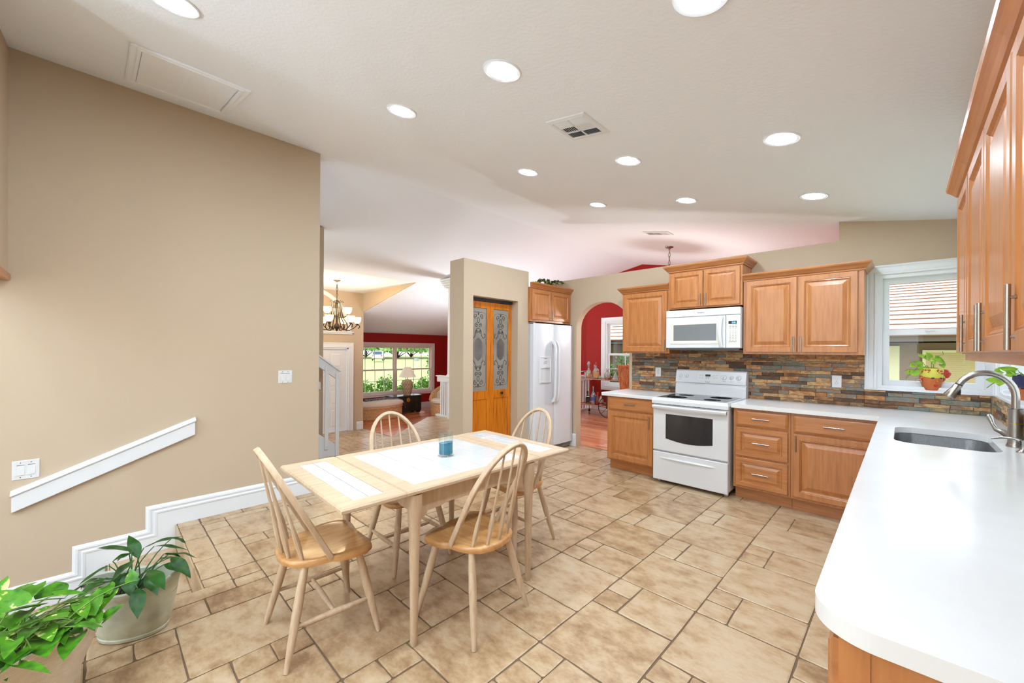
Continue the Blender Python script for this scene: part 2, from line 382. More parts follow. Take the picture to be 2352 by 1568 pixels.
# stair treads going down beside the left wall
sr = sroot('floor_stairs')
g = G(); g2 = G()
for i in range(6):
    z = -.175 * (i + 1); y1 = WY - .38 * i; y0 = y1 - .38
    g.box(WX0, y0 - .02, z - .18, WX1, y1, z - .006)
    for a, b in ((WX0, -3.75), (-3.75, -3.33), (-3.33, WX1)): tile(g2, a, y0, b, y1 - .004, z)
    g2.box(WX0 + .005, y1 - .008, z + .004, WX1 - .005, y1, z + .171)
g.obj('stair_core', M_GROUT, sr); g2.obj('stair_tiles', M_TILE, sr)
g = G(); g.box(WX1, YN, -1.3, WX1 + .1, WY, -.12); struct(g.obj('wall_stairwell', M_TILE))
# lower foyer floor and wooden floors
root = sroot('floor_foyer', (0, 0, 0))
g = G(); lay(g, [(-9.55, .6, -5.45, 4.55)], LOW); g.obj('floor_tiles', M_TILE, root)
g = G(); g.box(-9.6, .5, LOW - .1, -5.40, 4.56, LOW - .005); g.obj('floor_grout', M_GROUT, root)
def planks(name, x0, y0, x1, y1, z, m, along):
    g = G(); w_ = .082
    g.box(x0, y0, z - .1, x1, y1, z - .004)
    a0, a1, b0, b1 = (x0, x1, y0, y1) if along == 'x' else (y0, y1, x0, x1)
    b = b0
    while b < b1 - .01:
        a = a0 - rnd.uniform(0, 1.2); be = min(b + w_, b1)
        while a < a1:
            e = a + rnd.uniform(.8, 1.6); s, t = max(a, a0), min(e, a1)
            if t - s > .02:
                q = [(s + .001, b + .001), (t - .001, b + .001), (t - .001, be - .001), (s + .001, be - .001)]
                if along == 'y': q = [(v, u) for u, v in q]
                g.face([(u, v, z) for u, v in q])
            a = e
        b = be
    o = g.obj(name, m); return struct(o)
planks('floor_dining', -5.5, YB + .12, -.3, YF, 0, M_FLOORWOOD, 'x')
planks('floor_living', -11.7, 4.56, -5.5, 8.76, LOW, M_FLOORWOOD2, 'y')
g = G(); g.box(-5.5, 5.1, LOW, -5.44, YF, -.005); g.box(-5.45, 1.5, LOW, -5.40, 5.1, -.12); struct(g.obj('trim_platform_edge', M_WHITE))
# walls
def wall(name, F, L, H, T, holes=(), m=None, z0=0):
    """wall in frame F: length L, height H, thickness -T; rectangular holes (u0,v0,u1,v1)"""
    g = G(); us = sorted({0, L, *[h[0] for h in holes], *[h[2] for h in holes]})
    for a, b in zip(us, us[1:]):
        mid = (a + b) / 2; hs = sorted((h[1], h[3]) for h in holes if h[0] < mid < h[2]); v = z0
        for h0, h1 in hs:
            if h0 > v: g.box(a, v, -T, b, h0, 0, F)
            v = h1
        if H > v: g.box(a, v, -T, b, H, 0, F)
    bmesh.ops.remove_doubles(g.bm, verts=g.bm.verts, dist=1e-5)
    return struct(g.obj(name, m or M_TAN))
FB = lambda u, v, w: Vector((u, YB - w, v))           # stove wall: u = X, facing -Y
# stove wall: plant-shelf height with an arch, full height at the right of X=-.44
g = G()
arch = [(-2.60, 0), (-2.60, 1.70)] + [(-3.025 + .425 * math.cos(a * PI / 24), 1.74 + .36 * math.sin(a * PI / 24)) for a in range(0, 25)] + [(-3.45, 0)]
g.prism([(-4.3, 0), (-4.3, 2.47), (-.44, 2.47), (-.44, 1.3), (-2.4, 1.3), (-2.4, 0)] + arch, -.12, 0, FB)
struct(g.obj('wall_back', M_TAN))
W1 = (-.165, 1.085, .50, 2.105)
g = G()
g.box(-2.4, 0, -.12, -.44, 1.3, 0, FB); g.box(-.44, 0, -.12, W1[0], 2.47, 0, FB); g.box(W1[0], 0, -.12, XR + .12, W1[1], 0, FB); g.box(W1[0], W1[3], -.12, XR + .12, 2.47, 0, FB); g.box(W1[2], W1[1], -.12, XR + .12, W1[3], 0, FB)
g.prism([(-.44, 2.47), (XR + .12, 2.47), (XR + .12, cz(XR + .12) + .02), (-.44, cz(-.44) + .02)], -.12, 0, FB)
bmesh.ops.remove_doubles(g.bm, verts=g.bm.verts, dist=1e-5)
struct(g.obj('wall_back_right', M_TAN))
FR = lambda u, v, w: Vector((XR - w, u, v))           # right wall: u = Y, facing -X
W2 = (3.05, 1.085, 4.72, 2.105)
o = wall('wall_right', lambda u, v, w: FR(u + YN, v, w), YB - YN, 2.60, .12, [(W2[0] - YN, W2[1], W2[2] - YN, W2[3])])
FLW = lambda u, v, w: Vector((XL + w, u, v))
g = G(); g.box(YN, -1.6, -.12, 1.512, RZ + .05, 0, FLW); struct(g.obj('wall_left', M_TAN))
g = G(); g.box(XL - 1.0, -.55, 1.88, -2.7, -.43, 3.32); struct(g.obj('wall_header', M_TAN))
g = G(); g.box(XL + .002, -.575, 1.835, -2.7, -.415, 1.88); struct(g.obj('trim_header_cap', M_WOODH, bevel=.008))
# near wall behind the camera with an unseen opening added to let in sky light
wall('wall_near', lambda u, v, w: Vector((WX1 + u, YN - w + 0, v)), XR - WX1 + .1, 3.3, -.12, [(.5, 0, 3.2, 2.2)])
# stair wall stub, foyer and living room walls
g = G(); g.box(-5.74, -1, LOW, -5.63, 2.10, cz(-5.7)); struct(g.obj('wall_stair', M_TAN))
FF = lambda u, v, w: Vector((-9.55 + w, u, v))
DOOR = (3.22, LOW, 4.15, 1.45); ARC = 3.20
g = G(); arcp = [(ARC + .92 * math.cos(PI * i / 24), 1.83 + .92 * math.sin(PI * i / 24)) for i in range(25)]
g.prism([(.5, LOW), (DOOR[0], LOW), (DOOR[0], DOOR[3]), (DOOR[2], DOOR[3]), (DOOR[2], LOW), (4.52, LOW), (4.52, 1.83)] + arcp + [(.5, 1.83)], -.12, 0, FF)
g.prism([(4.52, 1.83), (4.52, DZ + .02), (ARC, DZ + .02)] + [(ARC + .92 * math.cos(PI * i / 24), 1.83 + .92 * math.sin(PI * i / 24)) for i in range(12, -1, -1)], -.12, 0, FF)
g.prism([(ARC, DZ + .02), (.5, DZ + .02), (.5, 1.83)] + [(ARC + .92 * math.cos(PI * i / 24), 1.83 + .92 * math.sin(PI * i / 24)) for i in range(24, 11, -1)], -.12, 0, FF)
struct(g.obj('wall_foyer', M_TAN))
g = G(); g.box(-11.7, 4.40, LOW, -9.67, 4.52, 2.4); struct(g.obj('wall_foyer_return', M_TAN))
W3 = (5.25, .02, 8.02, 1.555)
FLV = lambda u, v, w: Vector((-11.70 + w, u, v))
wall('wall_living', lambda u, v, w: FLV(u + 4.4, v, w), 4.47, 2.1, .12, [(W3[0] - 4.4, W3[1], W3[2] - 4.4, W3[3])], M_RED, LOW)
g = G(); g.box(-11.7, 8.75, LOW, -5.5, 8.87, 3.08); struct(g.obj('wall_living_end', M_RED))
W4 = (-5.08, .60, -4.1, 2.10)
FD = lambda u, v, w: Vector((u, YF - w, v))
wall('wall_dining', lambda u, v, w: FD(u - 5.62, v, w), 5.3, 2.35, .12, [(W4[0] + 5.62, W4[1], W4[2] + 5.62, W4[3])], M_RED, -.1)
g = G(); g.prism([(-5.62, 2.35), (-.32, 2.35), (-.32, cz(-.32) + .05), (XL, RZ + .05), (-5.62, cz(-5.62) + .05)], -.12, 0, FD); struct(g.obj('wall_dining_gable', M_RED))
g = G(); g.box(-.43, YB + .12, 0, -.31, YF, 2.75); struct(g.obj('wall_dining_right', M_RED))
# pantry wall and refrigerator alcove
FP = lambda u, v, w: Vector((-3.60 + w, u, v))
PD = (3.035, 0, 3.795, 2.05)
o = wall('wall_pantry', lambda u, v, w: FP(u + 2.892, v, w), 1.108, 2.465, .26, [(PD[0] - 2.892, 0, PD[2] - 2.892, PD[3])])
g = G(); g.box(-4.32, 3.96, 0, -4.22, YB, 2.24); g.box(-4.22, 3.962, 0, -3.62, 3.995, 1.7); g.box(-3.87, 2.95, 0, -3.80, 3.95, 2.40); struct(g.obj('wall_alcove', M_TAN))
# ------------------------------------------------------------------ baseboards and casings
BB = [(0, 0), (.016, 0), (.016, .115), (.020, .120), (.022, .132), (.014, .140), (.014, .150), (.020, .156), (.018, .168), (.006, .180), (0, .184)]
def molding(name, path, prof, F, m, closed=False):
    """sweep a profile (out, up) along a path with mitres; path in (u,v) of F, out = w, up = along the left normal"""
    P = [Vector(p) for p in path]; n = len(P); g = G(); loops = []
    for i in range(n):
        a = (P[i] - P[i - 1]).normalized() if (i or closed) else None
        b = (P[(i + 1) % n] - P[i]).normalized() if (i < n - 1 or closed) else None
        a = a or b; b = b or a; na, nb = Vector((-a.y, a.x)), Vector((-b.y, b.x)); mi = (na + nb).normalized(); k = 1 / max(.2, mi.dot(na))
        loops.append([F(*(P[i] + mi * k * up), out) for out, up in prof])
    g.loft(loops, wrap=closed); return g.obj(name, m)
SB = BB
struct(molding('baseboard_left', [(1.512, 0), (WY, 0), (WY, -.175), (WY - .38, -.175), (WY - .38, -.35), (WY - .76, -.35), (WY - .76, -.525), (-1.3, -.525)][::-1], SB, FLW, M_WHITE))
struct(molding('baseboard_foyer', [(4.52, LOW), (4.36, LOW)][::-1], BB, FF, M_WHITE))
struct(molding('baseboard_living', [(8.74, LOW), (4.6, LOW)][::-1], BB, FLV, M_WHITE))
struct(molding('baseboard_dining', [(-5.6, 0), (-.45, 0)], BB, FD, M_WHITE))
struct(molding('baseboard_arch', [(-3.62, 0), (-3.45, 0)], BB, FB, M_WHITE))
CAS = [(0, 0), (.018, 0), (.022, .006), (.022, .05), (.014, .056), (.014, .066), (.026, .072), (.026, .084), (0, .09)]
# ------------------------------------------------------------------ windows and doors
def casing(name, F, r, w_, d, m, root, sides=4):
    """flat moulded casing ring round the opening r=(u0,v0,u1,v1)"""
    u0, v0, u1, v1 = r; g = G()
    Rr = [(-w_, 0), (-w_, d * .8), (-w_ + .012, d), (-w_ * .72, d * .7), (-w_ * .66, d * .75), (-w_ * .3, d * .62), (-w_ * .22, d * .8), (-w_ * .05, d * .72), (0, d * .5), (0, 0)]
    if sides == 4: g.rings(F, u0, v0, u1, v1, Rr, open_=True)
    else:
        loops = []
        for i, h in Rr: loops.append([F(u0 + i, v0, h), F(u0 + i, v1 - i, h), F(u1 - i, v1 - i, h), F(u1 - i, v0, h)])
        g.loft(loops, closed=False, wrap=True)
    return g.obj(name, m, root)
def window(name, F, r, depth=.12, cas=.085, cd_=.024, grid=None, sides=4, mull=False, jamb=.032, cm=None):
    root = sroot(name); u0, v0, u1, v1 = r; cm = cm or M_WHITE
    casing('casing', F, r, cas, cd_, cm, root, sides)
    g = G(); g.rings(F, u0, v0, u1, v1, [(-.002, 0), (jamb, -.001), (jamb, -depth), (-.002, -depth)], open_=True); g.obj('jamb', cm, root)
    bays = [(u0 + jamb, u1 - jamb)]
    if mull:
        mid = (u0 + u1) / 2; bays = [(u0 + jamb, mid - .03), (mid + .03, u1 - jamb)]
        g = G(); g.box(mid - .03, v0 + jamb, -depth, mid + .03, v1 - jamb, -.02, F); g.obj('mullion', cm, root)
    for a, b in bays:
        vm = v0 + (v1 - v0) * .485
        sashes = [('upper_sash', vm - .01, v1 - jamb, -.075), ('lower_sash', v0 + jamb, vm + .03, -.045)]
        for nm, s0, s1, dd in sashes:
            fw = .046
            g = G(); g.rings(F, a, s0, b, s1, [(0, dd - .028), (0, dd), (fw - .006, dd), (fw, dd - .008), (fw, dd - .028)], open_=True)
            if grid:
                nx, ny = grid
                for i in range(1, nx):
                    c = a + fw + (b - a - 2 * fw) * i / nx; g.box(c - .008, s0 + fw, dd - .022, c + .008, s1 - fw, dd - .006, F)
                for i in range(1, ny):
                    c = s0 + fw + (s1 - s0 - 2 * fw) * i / ny; g.box(a + fw, c - .008, dd - .022, b - fw, c + .008, dd - .006, F)
            s = g.obj(nm, cm, root)
            g = G(); g.box(a + fw - .004, s0 + fw - .004, dd - .018, b - fw + .004, s1 - fw + .004, dd - .014, F); g.obj('pane', M_GLASS, s)
        g = G(); g.box((a + b) / 2 - .03, vm + .012, -.045, (a + b) / 2 + .03, vm + .028, -.03, F); g.obj('sash_lock', M_PLAST, root)
    return root
M_VINYL = M_WHITE
w1 = window('window_1', FB, W1, sides=3)
w2 = window('window_2', FR, W2, mull=True, sides=3)
M_BLUSH = mat('cream_trim', (226, 212, 206), .4)
window('window_3', FLV, W3, cas=.09, grid=(4, 2), mull=True, cm=M_BLUSH)
window('window_4', FD, W4, cas=.11, grid=(2, 2))
# corner sill shared by the two kitchen windows
g = G()
F = ID
g.prism([(-.26, YB - .012), (XR - .012, YB - .012), (XR - .012, 2.96), (XR + .085, 2.96), (XR + .085, YB + .085), (-.26, YB + .085)], 1.070, 1.092, F)
struct(g.obj('trim_window_sill', M_WHITE, bevel=.004))
# arched foyer window
root = sroot('window_5'); g = G(); loops = []
for i, h in [(0, 0), (0, .022), (.05, .024), (.09, .016), (.09, 0)]:
    loops.append([FF(ARC + (.92 + i) * math.cos(PI * k / 24), 1.83 + (.92 + i) * math.sin(PI * k / 24), h) for k in range(25)])
g.loft(loops, closed=False, wrap=True); g.box(ARC - 1.03, 1.775, 0, ARC + 1.03, 1.83, .03, FF); g.box(ARC - 1.06, 1.815, 0, ARC + 1.06, 1.835, .06, FF); g.obj('casing', M_WHITE, root)
g = G()
for a in (30, 60, 90, 120, 150): g.tube([FF(ARC + .3 * math.cos(R(a)), 1.83 + .3 * math.sin(R(a)), -.06), FF(ARC + .92 * math.cos(R(a)), 1.83 + .92 * math.sin(R(a)), -.06)], .012, 6)
g.tube([FF(ARC + .3 * math.cos(R(a)), 1.83 + .3 * math.sin(R(a)), -.06) for a in range(0, 181, 15)], .012, 6); g.obj('muntins', M_WHITE, root)
g = G(); g.face([FF(ARC + .92 * math.cos(PI * k / 24), 1.83 + .92 * math.sin(PI * k / 24), -.07) for k in range(25)]); g.obj('pane', M_GLASS, root)
# front door in the foyer: six raised panels per leaf height
root = sroot('door_2'); u0, v0, u1, v1 = DOOR
casing('casing', FF, DOOR, .12, .024, M_WHITE, root, sides=3)
g = G(); g.box(u0, v0, -.12, u0 + .03, v1, -.002, FF); g.box(u1 - .03, v0, -.12, u1, v1, -.002, FF); g.box(u0, v1 - .03, -.12, u1, v1, -.002, FF); g.box(u0, v0, -.12, u1, v0 + .012, -.01, FF); g.obj('jamb', M_WHITE, root)
g = G(); g.box(u0 + .03, v0 + .006, -.09, u1 - .03, v1 - .03, -.05, FF)
lo = g.obj('leaf', M_WHITE, root)
for k, (pa, pb) in enumerate(((.10, .55), (.65, 1.0), (1.06, 1.42), (1.52, 1.88))):
    for a, b in ((u0 + .13, (u0 + u1) / 2 - .05), ((u0 + u1) / 2 + .05, u1 - .13)):
        g = G(); g.rings(FF, a, v0 + pa, b, v0 + pb, [(0, -.0495), (0, -.046), (.012, -.049), (.03, -.049), (.05, -.042)]); g.obj('panel', M_WHITE, lo)
g = G(); g.lathe([(.0, 0), (.03, 0), (.03, .006), (.012, .01), (.012, .04), (.028, .05), (.03, .065), (.018, .078), (0, .08)], FF(u0 + .10, v0 + .95, -.05), 16, (1, 0, 0)); g.obj('door_knob', M_BRASS, root, True)
# folding pantry door: two glazed pine leaves
root = sroot('door_1')
M_FROST = mat('frosted_glass', (142, 138, 130), .32, spec=.6, coat=.35, noise_=(3, .10))
M_ETCH = mat('clear_etching', (62, 56, 48), .3)
g = G(); g.box(PD[0], 2.012, -.19, PD[2], 2.05, -.10, FP); g.obj('track', M_DARKV, root)
def tubes(g, F, pts, r, w=0): g.tube([F(a, b, w) for a, b in pts], r, 5)
def scroll(cx, cy, r0, r1, a0, turns, n=14):
    return [(cx + (r0 + (r1 - r0) * i / n) * math.cos(a0 + turns * 2 * PI * i / n), cy + (r0 + (r1 - r0) * i / n) * math.sin(a0 + turns * 2 * PI * i / n)) for i in range(n + 1)]
lw = (PD[2] - PD[0] - .012) / 2
for k in range(2):
    a = PD[0] + .004 + k * (lw + .004)
    Fl = lambda u, v, w, a=a: FP(a + u, v, w - .115)
    st = .052; g = G()
    g.box(0, .012, -.03, st, 2.008, 0, Fl); g.box(lw - st, .012, -.03, lw, 2.008, 0, Fl)
    lo = g.obj('leaf', M_PINE, root, bevel=.003)
    g = G()
    for r0, r1 in ((1.93, 2.008), (.80, .905), (.012, .16)): g.box(st, r0, -.028, lw - st, r1, -.001, Fl)
    g.obj('rails', M_PINE, lo)
    g = G(); n = 6; pw = (lw - 2 * st) / n
    for i in range(n): g.rings(Fl, st + i * pw, .16, st + (i + 1) * pw, .80, [(0, -.02), (0, -.012), (.003, -.008), (.008, -.008)])
    g.obj('plank_panel', M_PINE, lo)
    g = G(); g.box(st - .004, .90, -.018, lw - st + .004, 1.935, -.012, Fl); g.obj('glass', M_FROST, lo)
    g = G(); c = lw / 2; hw = lw / 2 - st - .012
    for s in (-1, 1):
        for vm, q in ((1.9, -1), (.935, 1)):
            T = lambda pts, s=s, vm=vm, q=q: [(c + s * x, vm + q * y) for x, y in pts]
            W_ = -.0118
            tubes(g, Fl, T([(.0, .02), (.03, .03), (.055, .02)]), .0035, W_); tubes(g, Fl, T(scroll(.045, .075, .032, .008, PI * .5, -1.2)), .004, W_)
            tubes(g, Fl, T([(0, .09), (.014, .10), (.020, .125), (.010, .15), (0, .16)]), .004, W_)
            tubes(g, Fl, T(scroll(.026, .185, .028, .007, -PI * .5, 1.3)), .004, W_); tubes(g, Fl, T([(0, .22), (.02, .225), (.032, .24), (.026, .265)]), .004, W_)
            tubes(g, Fl, T(scroll(.028, .26, .024, .006, PI, -1.2)), .004, W_)
            tubes(g, Fl, T([(.028, .245), (.045, .27), (.05, .31), (.075, .345), (.10, .335), (.112, .30), (.098, .285), (.09, .30)]), .004, W_)
            tubes(g, Fl, T([(0, .06), (.008, .045), (.0, .03)]), .005, W_)
            tubes(g, Fl, T([(hw, .42), (hw, .06), (hw - .02, .06), (hw - .02, .03), (.065, .03)]), .0018, W_)
        tubes(g, Fl, [(c + s * .07, 1.50), (c + s * .07, 1.335), (c + s * .07, 1.25)], .0012, -.0118)
    g.obj('etched_scrolls', M_ETCH, lo, True)
    g = G(); mm = 9
    pts = [(0, 1.565), (.03, 1.545), (.055, 1.515), (.06, 1.50), (.06, 1.34), (.055, 1.325), (.03, 1.295), (0, 1.275)]
    poly = [(c + x, y) for x, y in pts] + [(c - x, y) for x, y in pts[::-1][1:-1]]
    g.prism(poly, -.0119, -.0114, Fl); g.obj('etched_lozenge', mat('etched_screen' + str(k), (104, 100, 96), .4, noise_=(5, .25)), lo)
    if k == 1:
        g = G(); g.lathe([(0, 0), (.008, 0), (.008, .012), (.017, .018), (.019, .026), (.012, .034), (0, .036)], Fl(.185, .862, 0), 16, (1, 0, 0)); g.obj('knob', M_BLACK, lo, True)
# ------------------------------------------------------------------ ceiling fixtures
TILT = math.atan(SL)
def ceil_root(name, label, cat, x, y, group=None):
    t = thing(name, label, cat, (x, y, cz(x) - .001), 0, group); t.rotation_euler = (0, TILT if x > XL else -TILT, 0); return t
grp = 'recessed ceiling lights'
lt = None
LIGHTS = [(-2.47, .23, 'recessed ceiling light at the upper left, beside the ceiling hatch'), (-.52, 1.48, 'recessed ceiling light cut off by the top edge of the photo'),
 (-1.49, 1.44, 'large round recessed ceiling light near the top centre, up from the square vent'), (-2.45, 1.42, 'recessed ceiling light left of the square vent, nearest the tan wall top'),
 (-.52, 2.80, 'recessed ceiling light at the right, over the sink counter'), (-1.50, 2.78, 'recessed ceiling light just below and right of the square vent'),
 (-2.45, 2.70, 'recessed ceiling light in the middle of the ceiling, above the pantry wall'), (-2.42, 3.82, 'smallest and farthest recessed ceiling light, above the refrigerator'),
 (-1.48, 3.88, 'recessed ceiling light above the microwave cabinets'), (-.52, 4.0, 'far right recessed ceiling light, above the right wall cabinet and window'),
 (-1.49, .2, 'added unseen recessed ceiling light behind the camera, middle row'), (-2.45, -1.2, 'added unseen recessed ceiling light behind the camera, left row'), (-.52, .2, 'added unseen recessed ceiling light behind the camera, right row'), (-.9, -1.4, 'added unseen recessed ceiling light farthest behind the camera')]  # the last four are out of view, added to brighten the kitchen
for i, (x, y, lab) in enumerate(LIGHTS):
    if lt is None:
        lt = ceil_root('recessed_light', lab, 'ceiling light', x, y, grp)
        g = G(); g.lathe([(.072, .03), (.072, .002), (.076, -.004), (.095, -.006), (.101, -.002), (.101, .001)], seg=40)
        g.bm.faces.ensure_lookup_table(); bmesh.ops.delete(g.bm, geom=[f for f in g.bm.faces if len(f.verts) > 4], context='FACES')
        g.obj('trim_ring', M_WHITE, lt, True)
        g = G(); g.lathe([(.073, .004), (.072, .001), (.062, -.003), (.04, -.006), (0.001, -.007)], seg=40); g.obj('diffuser', M_LAMP, lt, True)
    else:
        d = dup(lt, (x, y, cz(x) - .001), 0, lab, grp)
def vent(x, y, wx, wy, label, layout):
    t = ceil_root('ceiling_vent', label, 'air vent', x, y, 'ceiling air vents')
    g = G(); g.rings(lambda u, v, w: Vector((u, v, -w)), -wx / 2, -wy / 2, wx / 2, wy / 2, [(0, 0), (.004, .006), (.03, .012), (.036, .010), (.036, 0)], open_=True)
    a, b = wx / 2 - .036, wy / 2 - .036
    if layout == 'square':
        g.box(-.006, -b, -.010, .006, b, -.004)
        for yy in (-b / 3, b / 3): g.box(-a, yy - .006, -.010, a, yy + .006, -.004)
    else:
        for xx in (-a / 3, a / 3): g.box(xx - .006, -b, -.010, xx + .006, b, -.004)
    g.obj('frame', M_WHITE, t)
    g = G(); g.box(-a, -b, -.002, a, b, -.0005); g.obj('duct', M_DARKV, t)
    cells = [(-a, -.006, -b, -b / 3), (-a, -.006, -b / 3, b / 3), (-a, -.006, b / 3, b), (.006, a, -b, -b / 3), (.006, a, -b / 3, b / 3), (.006, a, b / 3, b)] if layout == 'square' else [(-a, -a / 3, -b, b), (-a / 3, a / 3, -b, b), (a / 3, a, -b, b)]
    for ci, (x0, x1, y0, y1) in enumerate(cells):
        alongx = (ci % 3 != 1) if layout == 'square' else False
        g = G(); n = 7 if layout == 'square' else 9; L0, L1 = (y0, y1) if alongx else (x0, x1); tl = 1 if (ci in (0, 3) or ci == 1 or (layout != 'square' and ci < 2)) else -1
        for i in range(n):
            c = L0 + (L1 - L0) * (i + .5) / n; q = (L1 - L0) / n * .55
            pr = [(c - q * tl, -.002), (c + q * tl, -.011), (c + q * tl + .001, -.010), (c - q * tl + .001, -.001)]
            if alongx: g.loft([[(x0, p, z) for p, z in pr], [(x1, p, z) for p, z in pr]])
            else: g.loft([[(p, y0, z) for p, z in pr], [(p, y1, z) for p, z in pr]])
        g.obj('louvre', M_WHITE, t)
vent(-1.508, 2.14, .30, .30, 'square white ceiling vent with six louvred sections, above the table', 'square')
vent(-2.39, 5.27, .36, .20, 'small far ceiling vent over the dining room', 'strip')
t = ceil_root('ceiling_hatch', 'white rectangular ceiling access hatch beside the tall tan wall', 'hatch', -3.56, .405)
g = G(); g.rings(lambda u, v, w: Vector((u, v, -w)), -.40, -.30, .37, .30, [(0, 0), (0, .008), (.008, .012), (.03, .008), (.036, .014), (.05, .014), (.054, .004), (.054, 0)], open_=True); g.obj('moulding', M_CEIL, t)
g = G(); g.box(-.343, -.243, -.006, .313, .238, -.001); g.obj('panel', M_CEIL, t)
t = thing('pendant_light', 'pendant canopy and chain hanging above the half wall', 'pendant light', (-2.64, 6.24, cz(-2.64)))
g = G(); g.lathe([(0, .03), (.065, .02), (.066, 0), (.06, -.018), (.02, -.03), (.012, -.05), (0, -.05)]); g.obj('canopy', M_NICKEL, t, True)
def chain(g, x, y, z0, z1, r=.011, wire=.0028):
    n = int((z0 - z1) / (r * 2.6))
    for i in range(n):
        z = z0 - (i + .5) * r * 2.6; a = 0 if i % 2 else PI / 2; c, s = math.cos(a), math.sin(a)
        pts = [Vector((x + c * r * .6 * math.cos(q), y + s * r * .6 * math.cos(q), z + r * 1.6 * math.sin(q))) for q in [2 * PI * k / 10 for k in range(11)]]
        g.tube(pts, wire, 5, cap=False)
g = G(); chain(g, 0, 0, -.04, -.95, .024, .006); g.obj('chain', M_NICKEL, t, True)
g = G(); g.lathe([(.165, 0), (.17, 0), (.15, -.10), (.09, -.17), (0, -.19), (0, -.18), (.085, -.16), (.145, -.09)], (0, 0, -.94)); g.obj('shade', mat('lit_shade', (255, 250, 240), .5, emit=((255, 248, 236), 6.0)), t, True)  # unseen bowl, shaped open upward so its light reaches the dining ceiling
pb = bpy.data.lights.new('pendant_bulb', 'POINT'); pb.energy = 45; pb.color = (.75, .92, 1); pb.shadow_soft_size = .06
po = bpy.data.objects.new('pendant_bulb', pb); COL.objects.link(po); po.parent = t; po.location = (0, 0, -.98)
pd2 = bpy.data.lights.new('dining_fill', 'POINT'); pd2.energy = 95; pd2.color = (1, .97, .93); pd2.shadow_soft_size = .10  # extra light below the closed bowl, added to brighten the dining room
po2 = bpy.data.objects.new('dining_fill', pd2); COL.objects.link(po2); po2.parent = t; po2.location = (0, 0, -1.24)
def added_uplighter(x, y, z, label, watts, col, h=1.62):  # made-up lamps kept out of view, added to brighten the ceilings
    t = thing('added_uplighter_lamp', label, 'floor lamp', (x, y, z), 0, 'added unseen uplighters')
    g = G(); g.lathe([(0, 0), (.14, 0), (.14, .02), (.03, .035), (.012, .05), (.012, h), (0, h)], seg=24); g.obj('pole', M_BRONZE, t, True)
    g = G(); g.lathe([(.015, h - .02), (.05, h), (.17, h + .12), (.175, h + .13), (.165, h + .13), (.05, h + .015), (.01, h + .01)], seg=28); g.obj('bowl', M_BRONZE, t, True)
    l = bpy.data.lights.new('fill_uplight', 'AREA'); l.shape = 'DISK'; l.size = .26; l.energy = watts; l.color = col
    o = bpy.data.objects.new('fill_uplight', l); COL.objects.link(o); o.parent = t; o.location = (0, 0, h + .10); o.rotation_euler = (PI, 0, 0)
added_uplighter(-6.75, 6.15, LOW, 'added unseen bronze uplighter in the living room behind the pantry wall', 85, (.94, .97, 1), .85)
added_uplighter(-1.0, -2.6, 0, 'added unseen bronze uplighter behind the camera at the right', 150, (.72, .88, 1))
added_uplighter(-2.6, -2.9, 0, 'added unseen bronze uplighter behind the camera at the left', 120, (.72, .88, 1))
# ------------------------------------------------------------------ kitchen cabinets
DOORR = [(0, 0), (0, .016), (.003, .0195), (.046, .0195), (.050, .015), (.054, .0165), (.058, .012), (.064, .008), (.072, .008), (.100, .0165), (.103, .0175)]
SMALL = [(0, 0), (0, .016), (.003, .0195), (.040, .0195), (.044, .014), (.048, .0155), (.052, .008), (.058, .008), (.078, .0165), (.080, .0175)]
SLAB = [(0, 0), (0, .010), (.004, .013), (.014, .0165), (.018, .0195), (.02, .0195)]
def pull(F, u, v, L, vert, parent, r=.0055, off=.030):
    g = G(); a, b = (u, v - L / 2), (u, v + L / 2)
    if not vert: a, b = (u - L / 2, v), (u + L / 2, v)
    g.tube([F(*a, off), F(*b, off)], r, 12)
    for s in (.2, .8):
        c = (a[0] + (b[0] - a[0]) * s, a[1] + (b[1] - a[1]) * s); g.tube([F(*c, 0.015), F(*c, off)], r * .75, 8)
    return g.obj('handle', M_NICKEL, parent, True)
def cabinet(name, label, F, w, h, d, fronts, group, kick=0, cat='cabinet', low=None):
    """F: u along the face, v up, w outward; carcass runs to w=-d. fronts: (kind,u0,v0,u1,v1,handle)"""
    o = F(w / 2, 0, -d / 2); t = thing(name, label, cat, o, 0, group)
    F0 = lambda u, v, ww: F(u, v, ww) - o
    g = G(); g.box(0, kick, -d, w, low or h, 0, F0)
    if low: g.box(0, low, -.02, w, h, 0, F0); g.box(0, low, -d, .02, h, -.02, F0); g.box(w - .02, low, -d, w, h, -.02, F0)
    g.obj('body', M_WOOD, t, bevel=.001)
    if kick:
        g = G(); g.box(0, 0, -d, w, kick, -.075, F0); g.obj('toe_kick', M_WOODH, t)
    for kind, u0, v0, u1, v1, hd in fronts:
        R_ = {'door': DOORR, 'small': SMALL, 'slab': SLAB}[kind]; g = G()
        g.rings(F0, u0, v0, u1, v1, R_)
        f = g.obj('door' if kind == 'door' or (kind == 'small' and hd and hd[3]) else 'drawer', M_WOOD if kind == 'door' else M_WOODH, t)
        if kind == 'small' and hd and hd[3]: f.data.materials[0] = M_WOOD
        if hd: pull(F0, *hd, f)
    return t, F0
CROWN = [(0, 0), (.010, 0), (.012, .012), (.020, .018), (.030, .032), (.040, .044), (.048, .052), (.052, .064), (.052, .070), (0, .070)]
